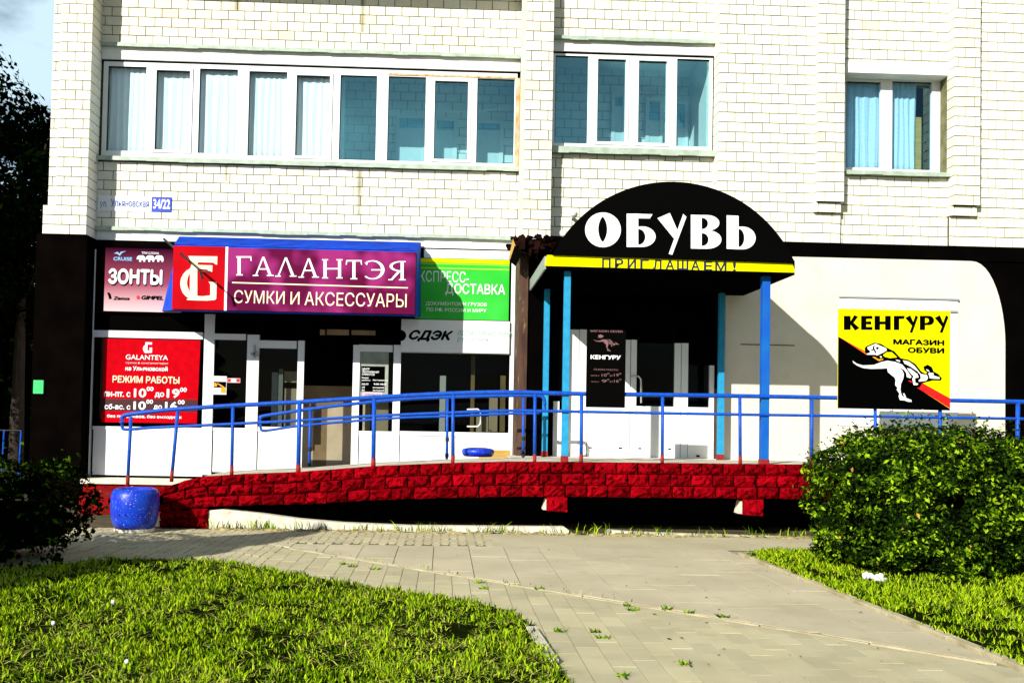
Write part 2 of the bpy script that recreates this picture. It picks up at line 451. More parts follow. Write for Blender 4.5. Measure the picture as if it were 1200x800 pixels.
    def build(s, name, m, parent=None, smooth=False, bevel=0.0, origin=None):
        xs = [p[0] for p in s.v]; ys = [p[1] for p in s.v]; zs = [p[2] for p in s.v]
        if origin is None:
            origin = ((min(xs) + max(xs)) / 2, (min(ys) + max(ys)) / 2, min(zs))
        me = s.mesh(name, m, origin, smooth)
        o = link(name, me, origin, parent)
        if bevel:
            b = o.modifiers.new('bevel', 'BEVEL'); b.width = bevel; b.segments = 2; b.limit_method = 'ANGLE'
        return o
def struct(o):
    o['kind'] = 'structure'; return o
def mesh_np(name, verts, faces4, var, m, parent=None, kind=None, origin=(0, 0, 0), tri=False):
    me = bpy.data.meshes.new(name)
    nv = len(verts); nf = len(faces4); k = faces4.shape[1]
    me.vertices.add(nv); me.vertices.foreach_set('co', (verts - np.array(origin)).astype(np.float32).ravel())
    me.loops.add(nf * k); me.loops.foreach_set('vertex_index', faces4.astype(np.int32).ravel())
    me.polygons.add(nf)
    me.polygons.foreach_set('loop_start', np.arange(0, nf * k, k, dtype=np.int32))
    me.update(calc_edges=True)
    a = me.attributes.new('var', 'FLOAT', 'POINT'); a.data.foreach_set('value', var.astype(np.float32))
    me.materials.append(M[m] if isinstance(m, str) else m)
    o = link(name, me, origin, parent)
    if kind: o['kind'] = kind
    return o

# ------------------------------------------------------------------ lettering helpers
def text_mesh(body, x0, x1, z0, z1, Y, m, parent, name='lettering', bold=0.0, shear=0.0, depth=0.003):
    """flat print fitted to a rectangle; bold = the outline repeated with tiny shifts, each a hair in front of the last"""
    cu = bpy.data.curves.new('t', 'FONT')
    cu.body = body; cu.size = 1.0; cu.shear = shear; cu.resolution_u = 4; cu.fill_mode = 'NONE'
    to = bpy.data.objects.new('t', cu)
    COL.objects.link(to)
    dg = bpy.context.evaluated_depsgraph_get()
    me = bpy.data.meshes.new_from_object(to.evaluated_get(dg))
    bpy.data.objects.remove(to)
    bpy.data.curves.remove(cu)
    n = len(me.vertices)
    co = np.empty(n * 3, dtype=np.float32); me.vertices.foreach_get('co', co); co = co.reshape(-1, 3)
    nxt = {e.vertices[0]: e.vertices[1] for e in me.edges}
    bpy.data.meshes.remove(me)
    # outlines, followed round; the letters' strokes may overlap, so every outline is filled on its own, minus its holes
    loops = []; seen = set()
    for v0 in list(nxt):
        if v0 in seen: continue
        lp = []; v = v0
        while v is not None and v not in seen:
            seen.add(v); lp.append(v); v = nxt.get(v)
        if len(lp) > 2: loops.append(lp)
    area = lambda lp: sum(co[lp[k]][0] * co[lp[(k + 1) % len(lp)]][1] - co[lp[(k + 1) % len(lp)]][0] * co[lp[k]][1] for k in range(len(lp))) / 2
    ar = [area(lp) for lp in loops]
    sg = 1 if ar[max(range(len(ar)), key=lambda k: abs(ar[k]))] > 0 else -1
    def within(pt, lp):
        r = False
        for k in range(len(lp)):
            a, b_ = co[lp[k]], co[lp[(k + 1) % len(lp)]]
            if (a[1] > pt[1]) != (b_[1] > pt[1]) and pt[0] < (b_[0] - a[0]) * (pt[1] - a[1]) / (b_[1] - a[1]) + a[0]: r = not r
        return r
    fs = []; layer = {}
    outs = [k for k in range(len(loops)) if ar[k] * sg > 0 or not any(within(co[loops[k][0]], loops[h]) for h in range(len(loops)) if h != k)]
    for q, k in enumerate(outs):
        hs = [h for h in range(len(loops)) if h not in outs and within(co[loops[h][0]], loops[k])]
        flat = [v for h in [k] + hs for v in loops[h]]
        for v in flat: layer[v] = (q % 3) * .00025
        for t in tessellate_polygon([[Vector((float(co[v][0]), float(co[v][1]), 0)) for v in loops[h]] for h in [k] + hs]):
            fs.append(tuple(flat[i] for i in t))
    mn = co.min(0); mx = co.max(0)
    b = max(bold, 0.0)
    offs = [(0, 0)] if b < .004 else [(-b, 0), (b, 0), (0, b), (0, -b)] + ([(-b * .5, 0), (b * .5, 0)] if b > .035 else [])
    W_, H_ = mx[0] - mn[0] + 2 * b, mx[1] - mn[1] + 2 * b
    ox, oz = (x0 + x1) / 2, z0
    mb = MB()
    for k, (dx, dz) in enumerate(offs):
        i = len(mb.v)
        for vi, c in enumerate(co):
            mb.vert((x0 + (c[0] - mn[0] + b + dx) / W_ * (x1 - x0), Y - depth - .0008 * k - layer.get(vi, 0), z0 + (c[1] - mn[1] + b + dz) / H_ * (z1 - z0)))
        mb.f += [tuple(i + q for q in f) for f in fs]
    return mb.build(name, m, parent)
def tpx(body, px0, py0, px1, py1, Y, m, parent, **k):
    """text fitted to a rectangle measured on the photograph (left, top, right, bottom)"""
    x0 = PX(px0, (py0 + py1) / 2, Y); x1 = PX(px1, (py0 + py1) / 2, Y)
    xm = (px0 + px1) / 2
    return text_mesh(body, x0, x1, PZ(xm, py1, Y), PZ(xm, py0, Y), Y, m, parent, **k)
class Z:
    """coordinates measured on an enlargement of the photograph -> metres on the plane of a sign"""
    def __init__(s, ox, oy, sc, Y): s.ox, s.oy, s.sc, s.Y = ox, oy, sc, Y
    def __call__(s, x, y): return P(s.ox + x / s.sc, s.oy + y / s.sc, s.Y)
    def poly(s, pts): return [s(x, y) for x, y in pts]
def arc(cx, cy, rx, ry, a0, a1, n=14):
    return [(cx + rx * math.cos(math.radians(a0 + (a1 - a0) * k / n)), cy + ry * math.sin(math.radians(a0 + (a1 - a0) * k / n))) for k in range(n + 1)]
def shapes(polys, Y, m, parent, name='lettering', depth=0.004, rings=()):
    """letters and marks cut from sheet: simple polygons and rings, each a hair proud of the last"""
    mb = MB()
    k = 0
    for p in polys:
        mb.prism(p, Y - depth - 0.0003 * k, Y - 0.001); k += 1
    for (o, i) in rings:
        mb.ring(o, i, Y - depth - 0.0003 * k, Y - 0.001); k += 1
    return mb.build(name, m, parent)

# ================================================================== THE BUILDING
YL1, YLP, YL2, YS, YW = 1.05, 0.65, 0.25, -0.12, 0.06     # depths of the wall planes; 0 is the middle pier
ZTOP = 8.25
BPW, BPH = 0.260, 0.148
house = thing('apartment_building', (0, 0, 0), 'white brick apartment building with glazed balconies above two ground floor shops', 'building')
BRICKS = []       # every brick seen on the facade: x0,x1,y0,y1,z0,z1, priority
def brick_field(x0, x1, zb, zt, Y, holes=(), dl=0.0, dr=0.0, off=0.0, prio=1, depth=0.03, short=0.006, jit=True):
    nrow = int(math.ceil((zt - zb) / BPH))
    for r in range(nrow):
        z0 = zb + r * BPH; z1 = min(z0 + BPH - 0.013, zt)
        if z1 - z0 < 0.02: continue
        spans = [(x0, x1, z0, z1)]
        for (hx0, hx1, hz0, hz1) in holes:
            new = []
            for (a, b, c, d) in spans:
                if hx1 <= a or hx0 >= b or hz1 <= c or hz0 >= d: new.append((a, b, c, d)); continue
                if hx0 > a: new.append((a, hx0, c, d))
                if hx1 < b: new.append((hx1, b, c, d))
                if hz0 > c + 0.02: new.append((max(a, hx0), min(b, hx1), c, hz0))
                if hz1 < d - 0.02: new.append((max(a, hx0), min(b, hx1), hz1, d))
            spans = new
        for (a, b, c, d) in spans:
            if b - a < 0.02: continue
            # running bond: alternate rows shifted by half a brick, with the odd closer
            s = a if abs(a - x0) > 1e-6 else x0
            first = BPW if r % 2 == 0 else BPW / 2
            g0 = x0 + off - (0 if r % 2 == 0 else BPW / 2) + (0.012 * ((r * 7) % 3 - 1))
            k = math.floor((s - g0) / BPW)
            edges = [s]
            e = g0 + (k + 1) * BPW
            while e < b - 0.03:
                if e > s + 0.05: edges.append(e)
                e += BPW
            if b - edges[-1] < 0.05 and len(edges) > 1: edges.pop()
            edges.append(b)
            for i in range(len(edges) - 1):
                xa, xb = edges[i], edges[i + 1]
                ext = depth
                if abs(xa - x0) < 1e-6 and dl: ext = max(ext, dl)
                if abs(xb - x1) < 1e-6 and dr: ext = max(ext, dr)
                ga = 0 if abs(xa - x0) < 1e-6 else 0.0065
                gb = 0 if abs(xb - x1) < 1e-6 else 0.0065
                j = random.uniform(-0.0025, 0.0025) if jit else 0
                BRICKS.append((xa + ga, xb - gb, Y + j, Y + ext, c, d, prio))
back = MB()       # the masonry behind the facing bricks, joints showing between them
def backing(x0, x1, z0, z1, Y, yb, i=0.0):
    back.box(x0 + i, x1 - i, Y + 0.011, yb, z0, z1)

xLPa, xLP0, xLP1 = PX(58, 150, YLP), PX(67.5, 150, YLP), PX(104.5, 150, YLP)
xMP0, xMP1 = PX(614.5, 150, 0), PX(647, 150, 0)
xW3, xSA0, xSA1 = PX(842, 150, 0), PX(958.5, 150, YS), PX(989.5, 150, YS)
xSB0, xSB1 = PX(1118.5, 60, YS), PX(1149, 60, YS)
XR = PX(1290, 200, 0)
zLP = PZ(75, 274, YLP)
zL1b = PZ(300, 270, YL1)
zMP = PZ(630, 280, 0)
zW = PZ(1000, 285, 0)
# left pier: main face, set-back corner, wider foot
brick_field(xLP0, xLP1, zLP, ZTOP, YLP, dr=YL1 - YLP + 0.02, off=-0.02, prio=5)
zstep = zLP + 3 * BPH
brick_field(xLPa, xLP0 - 0.004, zstep, ZTOP, YLP + 0.035, dl=0.4, off=0.04, prio=2)
brick_field(PX(50, 260, YLP), xLP0 - 0.004, zLP, zstep - 0.01, YLP + 0.002, dl=0.4, off=0.02, prio=2)
backing(xLPa, xLP1, zLP, ZTOP + 0.5, YLP + 0.035, 1.6, 0.012)
backing(PX(50, 260, YLP), xLP1, zLP, zstep - 0.02, YLP + 0.004, 1.6, 0.012)
# first loggia wall with its long window opening
xa, xb = xLP1 - 0.02, xMP0 + 0.10
zo0, zo1 = PZ(350, 194, YL1), PZ(350, 58, YL1)
brick_field(xa, xb, zL1b, zo0 - 0.02, YL1, off=0.12, prio=3)
brick_field(xa, xb, zo1, ZTOP, YL1, off=0.05, prio=3)
backing(xa, xb, zL1b, zo0 - 0.02, YL1, YL1 + 0.2)
backing(xa, xb, zo1, ZTOP + 0.5, YL1, YL1 + 0.2)
# middle pier
brick_field(xMP0, xMP1, zMP, ZTOP, 0, dl=0.9, dr=YL2 + 0.02, off=0.1, prio=6)
backing(xMP0, xMP1, zMP, ZTOP + 0.5, 0, 1.6, 0.012)
# second loggia wall
xc = xW3 + 0.02
zp0, zp1 = PZ(745, 181, YL2), PZ(745, 46, YL2)
brick_field(xMP1 - 0.05, xc, zW - 0.1, zp0 - 0.02, YL2, off=0.13, prio=6)
brick_field(xMP1 - 0.05, xc, zp1, ZTOP, YL2, off=0.06, prio=4)
backing(xMP1, xc, zW - 0.3, zp0 - 0.02, YL2, YL2 + 0.2)
backing(xMP1, xc, zp1, ZTOP + 0.5, YL2, YL2 + 0.2)
# plain wall, window wall, far right wall, two proud strips
brick_field(xW3, xSA0, zW, ZTOP, 0, dl=YL2 + 0.02, off=0.0, prio=6)
backing(xW3, xSA0 + 0.1, zW, ZTOP + 0.5, 0, 0.6, 0.012)
wo = (PX(990, 150, YW), PX(1115, 150, YW), PZ(1050, 204, YW), PZ(1050, 76, YW))
brick_field(xSA1 - 0.0, xSB0 + 0.0, zW, ZTOP, YW, holes=(wo,), off=0.08, prio=4, depth=0.10)
back.box(xSA0, xSB1, YW + 0.011, 0.55, zW, wo[2]); back.box(xSA0, xSB1, YW + 0.011, 0.55, wo[3], ZTOP + 0.5)
back.box(wo[1], xSB1, YW + 0.011, 0.55, wo[2], wo[3]); back.box(xSA0, wo[0], YW + 0.011, 0.55, wo[2], wo[3])
zs = PZ(974, 235, YS)
nst = round((zs - zW) / BPH); zs = zW + nst * BPH
brick_field(xSA0, xSA1, zs, ZTOP, YS, dl=0.14, dr=0.2, off=0.13, prio=6)
brick_field(xSB0, xSB1, zs, ZTOP, YS, dl=0.2, dr=0.14, off=0.05, prio=6)
for (a, b) in ((xSA0 - 0.02, xSA1 - 0.02), (xSB0 - 0.02, xSB1 - 0.02)):
    brick_field(a, b, zs - BPH, zs - 0.012, YS + 0.055, dl=0.12, dr=0.12, off=0.07, prio=6)
back.box(xSA0 + 0.012, xSA1 - 0.012, YS + 0.011, 0.3, zs, ZTOP + 0.5)
back.box(xSB0 + 0.012, xSB1 - 0.012, YS + 0.011, 0.3, zs, ZTOP + 0.5)
brick_field(xSA0, xSA1, zW, zs - BPH - 0.01, 0.0, off=0.0, prio=4)
brick_field(xSB0, xSB1, zW, zs - BPH - 0.01, 0.0, off=0.1, prio=4)
back.box(xSA0 + 0.001, xSA1, 0.012, 0.3, zW, zs); back.box(xSB0, xSB1, 0.012, 0.3, zW, zs)
brick_field(xSB1, XR, zW, ZTOP, 0, off=0.06, prio=4)
backing(xSB1, XR, zW, ZTOP + 0.5, 0, 0.6)
masonry = back.build('masonry', 'mortar', house)
wallp = bpy.data.objects.new('brick_facing', None); COL.objects.link(wallp); wallp.parent = house
WLOC[wallp.name] = Vector((0, 0, 0)); wallp.location = (0, 0, 0); wallp.empty_display_size = 0.1
# the 300 nearest become single objects, the rest one mesh
vis = [b for b in BRICKS if b[4] < 7.75 and b[1] - b[0] > 0.12 and b[0] < PX(1210, 100, 0)]
vis.sort(key=lambda b: -(b[6] * 10 + (b[1] - b[0])))
single = set(id(b) for b in vis[:300])
cache = {}
for b in BRICKS:
    if id(b) not in single: continue
    w, d, h = round(b[1] - b[0], 3), round(b[3] - b[2], 2), round(b[5] - b[4], 3)
    key = (w, d, h)
    if key not in cache:
        mb = MB(); mb.cur = random.random()
        mb.box(-w / 2, w / 2, 0, d, 0, h)
        cache[key] = mb.mesh('brick', 'brick')
    link('brick', cache[key], ((b[0] + b[1]) / 2, b[2], b[4]), wallp)
mb = MB()
for b in BRICKS:
    if id(b) in single: continue
    mb.cur = random.random()
    mb.box(*b[:6])
o = mb.build('bricks', 'brick', wallp); o['kind'] = 'stuff'

# ---- back walls and slabs of the loggias (seen through the glass)
mb = MB()
mb.box(xLP1, xMP0, YL1 + 1.3, YL1 + 1.45, 3.5, ZTOP); mb.box(xMP1, xW3, YL2 + 1.3, YL2 + 1.45, 3.5, ZTOP)
mb.build('loggia_back_wall', 'loggia_joint', house)
LB = []
sv = BRICKS; BRICKS = LB
brick_field(xLP1, xMP0, zo0 - 0.4, zo1 + 0.1, YL1 + 1.28, off=0.1, depth=0.03)
brick_field(xMP1, xW3, zp0 - 0.4, zp1 + 0.1, YL2 + 1.28, off=0.1, depth=0.03)
BRICKS = sv
mb = MB()
for b in LB: mb.cur = random.random(); mb.box(*b[:6])
o = mb.build('bricks', 'loggia_brick', house); o['kind'] = 'stuff'
mb = MB()
mb.box(xLP1, xMP0, YL1 + 0.2, YL1 + 1.3, zo0 - 0.55, zo0 - 0.35); mb.box(xLP1, xMP0, YL1 + 0.2, YL1 + 1.3, zo1 + 0.02, zo1 + 0.2)
mb.box(xMP1, xW3, YL2 + 0.2, YL2 + 1.3, zp0 - 0.55, zp0 - 0.35); mb.box(xMP1, xW3, YL2 + 0.2, YL2 + 1.3, zp1 + 0.02, zp1 + 0.2)
mb.build('loggia_slab', 'white_fascia', house)
mb = MB(); mb.box(xW3 - 0.03, xW3 + 0.2, YL2 + 0.2, YL2 + 1.3, zp0 - 0.4, zp1 + 0.1)
mb.box(xMP0 + 0.12, xMP0 + 0.2, YL1 + 0.2, YL1 + 1.3, zo0 - 0.4, zo1 + 0.1)
mb.build('loggia_side_wall', 'loggia_brick', house)
# main body of the block behind, its roof edge above the picture
mb = MB(); mb.box(xLPa + 0.05, XR, 2.6, 11, 0, ZTOP + 0.5)
mb.build('rear_wall', 'plaster', house)
mb = MB(); mb.box(xLPa - 0.1, XR + 0.1, -0.2, 11.1, ZTOP + 0.5, ZTOP + 0.7); mb.build('roof', 'white_fascia', house)

# ---- flashings and white bands
def band(name, px0, px1, py0, py1, ypx, Y, yb, m, xs=None, drop=0):
    """horizontal strip; py0/py1 measured at column ypx"""
    x0, x1 = xs if xs else (PX(px0, py0, Y), PX(px1, py0, Y))
    mb = MB(); mb.box(x0, x1, Y, yb, PZ(ypx, py1, Y), PZ(ypx, py0, Y)); return mb.build(name, m, house)
xs1 = (xLP1 + 0.005, xMP0 + 0.005)
def flash(xs, Y, zt, m='green_metal', drip=0.03, h=0.045, name='flashing'):
    mb = MB(); mb.box(xs[0], xs[1], Y - drip, Y + 0.15, zt - h, zt)
    # rippled drip edge
    n = int((xs[1] - xs[0]) / 0.25)
    for k in range(n):
        a = xs[0] + (xs[1] - xs[0]) * k / n; b = xs[0] + (xs[1] - xs[0]) * (k + 1) / n
        mb.box(a, b - 0.004, Y - drip - 0.004, Y - drip + 0.003, zt - h - random.uniform(0.006, 0.022), zt - h + 0.01)
    return mb.build(name, m, house)
zf = zo1 + 0.005
flash(xs1, YL1, zf, drip=0.05)
mb = MB(); mb.box(xs1[0], xs1[1], YL1 + 0.012, YL1 + 0.2, zf - 0.245, zf - 0.0455); mb.build('white_band', 'white_fascia', house)
mb = MB(); mb.box(xs1[0], xs1[1], YL1 + 0.045, YL1 + 0.19, zf - 0.27, zf - 0.2455); mb.build('shadow_gap', 'shadow_gap', house)
zfa = zf - 0.27
zsill = zo0 + 0.035
flash(xs1, YL1, zsill + 0.02, drip=0.07, h=0.055, name='window_sill')
flash(xs1, YL1, zL1b, drip=0.05, h=0.045)
mb = MB(); mb.box(xs1[0], xs1[1], YL1 + 0.012, YL1 + 0.2, zL1b - 0.21, zL1b - 0.0455); mb.build('white_band', 'white_fascia', house)
xs2 = (xMP1 + 0.003, xW3 + 0.003)
flash(xs2, YL2, zp1 + 0.005, drip=0.05)
mb = MB(); mb.box(xs2[0], xs2[1], YL2 + 0.012, YL2 + 0.2, zp1 - 0.21, zp1 - 0.041); mb.build('white_band', 'white_fascia', house)
mb = MB(); mb.box(xs2[0], xs2[1], YL2 + 0.045, YL2 + 0.19, zp1 - 0.235, zp1 - 0.2105); mb.build('shadow_gap', 'shadow_gap', house)
flash(xs2, YL2, zp0 + 0.07, drip=0.09, h=0.08, name='window_sill')

# ---- upper windows
def glazed(name, panes, outer, Y, fm='white_pvc', gm='window_glass', th=0.06, sashes=(), bare=0):
    """frame = one sheet with holes built from bars; every pane its own sub-part. panes: (px0,px1,py0,py1)"""
    X0, X1, Z0, Z1 = outer
    ps = []
    for (a, b, c, d) in panes:
        xm = (a + b) / 2; ym = (c + d) / 2
        ps.append((PX(a, ym, Y), PX(b, ym, Y), PZ(xm, d, Y), PZ(xm, c, Y)))
    mb = MB()
    e = [X0]
    for i in range(len(ps) - 1): e.append((ps[i][1] + ps[i + 1][0]) / 2)
    e.append(X1)
    for i, p in enumerate(ps):
        a, b = e[i], e[i + 1]
        g = 0.0015
        mb.box(a + g, p[0], Y, Y + th, Z0, Z1); mb.box(p[1], b - g, Y, Y + th, Z0, Z1)
        mb.box(p[0], p[1], Y + 0.001, Y + th, Z0, p[2]); mb.box(p[0], p[1], Y + 0.001, Y + th, p[3], Z1)
    fr = mb.build(name, fm, house)
    for i in sashes:            # opening sash: a proud inner frame with its own edge
        p = ps[i]; w = 0.045
        s = MB(); q = Y - 0.018
        s.box(p[0] - w, p[0] + 0.001, q, Y + 0.01, p[2] - w, p[3] + w); s.box(p[1] - 0.001, p[1] + w, q, Y + 0.01, p[2] - w, p[3] + w)
        s.box(p[0], p[1], q + 0.001, Y + 0.01, p[2] - w, p[2]); s.box(p[0], p[1], q + 0.001, Y + 0.01, p[3], p[3] + w)
        s.build('sash', fm, fr, bevel=0.004)
    for p in ps:
        g = MB(); g.box(p[0] - 0.006, p[1] + 0.006, Y + 0.035, Y + 0.04, p[2] - 0.006, p[3] + 0.006)
        g.build('pane', gm if not (bare and ps.index(p) >= bare - 1) else 'cyan_glass', fr)
        s = MB(); w = 0.010        # dark glazing gasket
        s.box(p[0], p[0] + w, Y + 0.012, Y + 0.034, p[2], p[3]); s.box(p[0] + w, p[1], Y + 0.012, Y + 0.034, p[3] - w, p[3])
        s.build('gasket', 'shadow_gap', fr)
    return fr, ps
Yg = YL1 + 0.05
p1 = [(125.6, 170.4, 78, 177), (182.5, 222, 83, 176), (233, 277.7, 81, 180), (291, 335.6, 84, 183), (346.9, 386, 89, 183),
      (398, 441, 88.6, 187.6), (454.4, 498.4, 90, 189), (509, 548, 95.6, 187), (558.6, 602.6, 92.6, 191.6)]
# level the panes: each row keeps one height in metres
def level(panes, Y, groups):
    return panes
f1, ps1 = glazed('window', p1, (xs1[0] + 0.02, xs1[1] - 0.04, zsill - 0.035, zfa), Yg, sashes=(1, 4, 7), bare=6)
mb = MB(); mb.box(PX(603.6, 150, Yg), PX(608.6, 150, Yg), Yg - 0.022, Yg + 0.02, zsill + 0.02, zfa - 0.08)
mb.build('jamb_board', 'rusty_trim', f1)
mb = MB(); mb.box(PX(455, 85, Yg), PX(604, 85, Yg), Yg - 0.012, Yg - 0.001, zfa - 0.085, zfa - 0.055)
mb.build('head_board', 'rusty_trim', f1)
Yh = YL2 + 0.05
p2 = [(650.5, 689, 65.5, 168), (700, 733, 70, 166.5), (748, 781, 72, 168), (793, 831.3, 69.5, 172)]
f2, ps2 = glazed('window', p2, (xs2[0] + 0.004, xs2[1] - 0.01, zp0 + 0.04, zp1 - 0.235), Yh, sashes=(1, 2), bare=1)
# right window in its reveal
Yr = 0.30
lint = MB(); lint.box(wo[0] - 0.0, wo[1] + 0.0, YW - 0.012, 0.5, PZ(1050, 87, YW), wo[3] + 0.02); lint.build('lintel', 'white_fascia', house)
p3 = [(991.5, 1032, 96, 196.5), (1045.5, 1092, 96, 199)]
f3, ps3 = glazed('window', p3, (wo[0] + 0.0, PX(1106, 150, Yr), wo[2] + 0.01, PZ(1050, 80, Yr)), Yr, gm='deep_blue_glass')
mb = MB(); mb.box(PX(1107, 150, Yr), wo[1] + 0.05, Yr - 0.02, Yr + 0.02, wo[2], wo[3]); mb.build('reveal', 'white_fascia', f3)
flash((wo[0], wo[1] + 0.01), YW, wo[2] + 0.02, drip=0.09, h=0.05, name='window_sill')
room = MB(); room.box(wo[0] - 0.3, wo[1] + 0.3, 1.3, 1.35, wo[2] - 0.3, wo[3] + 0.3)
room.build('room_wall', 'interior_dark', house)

# ---- balcony doors and windows on the loggia back walls
def inner_window(px0, px1, py0, pyl, py1, Y, parent_name='balcony_window'):
    x0, x1 = PX(px0, 150, Y), PX(px1, 150, Y); xm = (px0 + px1) / 2
    z0, zl, z1 = PZ(xm, py1, Y), PZ(xm, pyl, Y), PZ(xm, py0, Y)
    mb = MB(); w = 0.06
    mb.box(x0, x0 + w, Y - 0.03, Y, z0, z1); mb.box(x1 - w, x1, Y - 0.03, Y, z0, z1)
    mb.box(x0 + w, x1 - w, Y - 0.028, Y, z1 - w, z1); mb.box(x0 + w, x1 - w, Y - 0.028, Y, z0, z0 + w)
    f = mb.build(parent_name, 'white_pvc', house)
    mb = MB(); mb.box(x0 + w, x1 - w, Y - 0.012, Y - 0.004, zl, z1 - w); mb.build('pane', 'deep_blue_glass', f)
    mb = MB(); mb.box(x0 + w, x1 - w, Y - 0.020, Y - 0.004, z0 + w, zl); mb.build('blind', 'curtain', f)
    return f
Yi = YL1 + 1.27
inner_window(464, 500, 135, 151, 200, Yi)
inner_window(508, 536, 138, 153, 200, Yi)
inner_window(556, 590, 141, 153, 205, Yi)
Yj = YL2 + 1.27
inner_window(716, 733, 110, 125, 190, Yj, 'balcony_door')
inner_window(756, 777, 115, 142, 190, Yj, 'balcony_door')
inner_window(789, 806, 118, 150, 190, Yj)
mb = MB(); mb.box(PX(397.5, 150, Yg + 0.25), PX(403, 150, Yg + 0.25), Yg + 0.2, Yg + 0.3, zo0 - 0.3, zo1)
mb.build('partition_post', 'white_pvc', house)
# clotheslines
for k, (pa, pb, pc) in enumerate((((506, 128), (545, 137), (602, 122)), ((512, 127), (548, 134), (600, 127)), ((556, 134), (580, 129), (603, 120)))):
    Yc = YL1 + 0.75
    pts = [(PX(a, b, Yc), Yc, PZ(a, b, Yc)) for a, b in (pa, pb, pc)]
    pt2 = [Vector(pts[0]) * (1 - t) ** 2 + Vector(pts[1]) * 2 * t * (1 - t) + Vector(pts[2]) * t * t for t in [i / 8 for i in range(9)]]
    mb = MB(); mb.tube(pt2, 0.006, 5); o = mb.build('clothesline', 'white_letters')
    tag(o, ['lower drooping white clothesline inside the long glazed balcony', 'middle white clothesline inside the long glazed balcony',
            'short white clothesline by the right end pane of the long balcony'][k], 'clothesline', 'clotheslines in the balcony')

# ---- curtains
def curtain(x0, x1, z0, z1, Y, m, label, amp=0.010, wl=0.11, group=None):
    nx = max(8, int((x1 - x0) / 0.012)); nz = 6
    vs = []; ph = random.random() * 6
    for j in range(nz + 1):
        z = z0 + (z1 - z0) * j / nz
        for i in range(nx + 1):
            x = x0 + (x1 - x0) * i / nx
            a = amp * (1 - 0.45 * j / nz)
            vs.append((x + 0.01 * math.sin(z * 3 + i * 0.2), Y + a * math.sin(2 * math.pi * x / wl + ph + 0.5 * math.sin(x * 9)) + 0.4 * a * math.sin(2 * math.pi * x / (wl * 0.37)), z))
    fs = [(j * (nx + 1) + i, j * (nx + 1) + i + 1, (j + 1) * (nx + 1) + i + 1, (j + 1) * (nx + 1) + i) for j in range(nz) for i in range(nx)]
    mb = MB(); mb.v = vs; mb.f = fs; mb.var = [0.5] * len(vs)
    o = mb.build('curtain', m, None, smooth=True)
    sd = o.modifiers.new('thickness', 'SOLIDIFY'); sd.thickness = 0.003
    return tag(o, label, 'curtain', group)
zc0, zc1 = zsill + 0.0, zfa - 0.03
spots = ['leftmost pleated white curtain of the long balcony, half in the pier shadow', 'second pleated white curtain from the left in the long balcony',
         'third pleated white curtain from the left in the long balcony', 'fourth pleated white curtain from the left in the long balcony',
         'rightmost pleated white curtain of the long balcony, beside the bare panes']
edges = [ps1[0][0] - 0.05, ps1[1][0] - 0.1, ps1[2][0] - 0.1, ps1[3][0] - 0.1, ps1[4][0] - 0.1, ps1[4][1] + 0.08]
for k in range(5):
    curtain(edges[k] + 0.01, edges[k + 1] - 0.01, zc0, zc1, Yg + 0.10 + 0.01 * (k % 2), 'curtain', spots[k], wl=0.10 + 0.02 * (k % 3), group='curtains in the long balcony')
curtain(PX(991, 150, .42), PX(1036, 150, .42), wo[2], wo[3], 0.42, 'lace', 'patterned white lace curtain in the left half of the small right window', amp=0.012, wl=0.14)
curtain(PX(1044, 150, .42), PX(1073, 150, .42), wo[2], wo[3], 0.42, 'lace', 'narrow white lace curtain in the right half of the small right window', amp=0.015, wl=0.09)
mb = MB(); mb.box(PX(1072, 150, .46), PX(1079, 150, .46), 0.44, 0.47, wo[2], PZ(1075, 138, .46))
tag(mb.build('wooden_board', 'wood'), 'upright orange wooden board behind the glass of the small right window', 'board')

# ---- ground floor: dark base band, columns, plaster wall
ZF = PZ(700, 540.0, -2.0)            # floor of the raised walkway
zb1 = zW - 0.003
zb0 = PZ(1000, 302.5, 0)
mb = MB()
mb.box(xMP1, XR, -0.004, 0.6, zb0 + 0.0, zb1)
mb.build('dark_band', 'black_panel', house)
mb = MB()
mb.box(PX(38, 400, YLP), xLP1 + 0.015, YLP + 0.02, 2.4, 0, zLP - 0.004)
mb.build('dark_column', 'dark_soffit', house)
mb = MB()
mb.box(PX(611, 400, 0.05), xMP1 + 0.001, 0.05, 2.4, 0, zMP - 0.003)
mb.build('dark_column', 'black_panel', house)
# plaster wall with its rounded upper corner
Yp = -0.01
pts = [P(850, 545, Yp), P(850, 303, Yp)]
pts = [(PX(849, 500, Yp), 0.3), (PX(849, 500, Yp), zb0 - 0.002), (PX(1138, 305, Yp), zb0 - 0.002)]
xr, ztop, xl = PX(1178, 450, Yp), zb0 - 0.002, PX(1138, 305, Yp)
zr = PZ(1178, 402, Yp)
for k in range(1, 13):
    a = math.radians(90 - 90 * k / 12)
    pts.append((xl + (xr - xl) * math.cos(a) ** 0.92, zr + (ztop - zr) * math.sin(a) ** 1.1))
pts.append((xr, 0.3))
mb = MB(); mb.prism(pts, Yp, 0.25); mb.build('plaster_wall', 'plaster', house)
mb = MB(); mb.box(PX(849, 500, Yp) + 0.02, XR, 0.02, 0.6, 0.0, zb0 - 0.002); mb.build('dark_wall', 'black_panel', house)
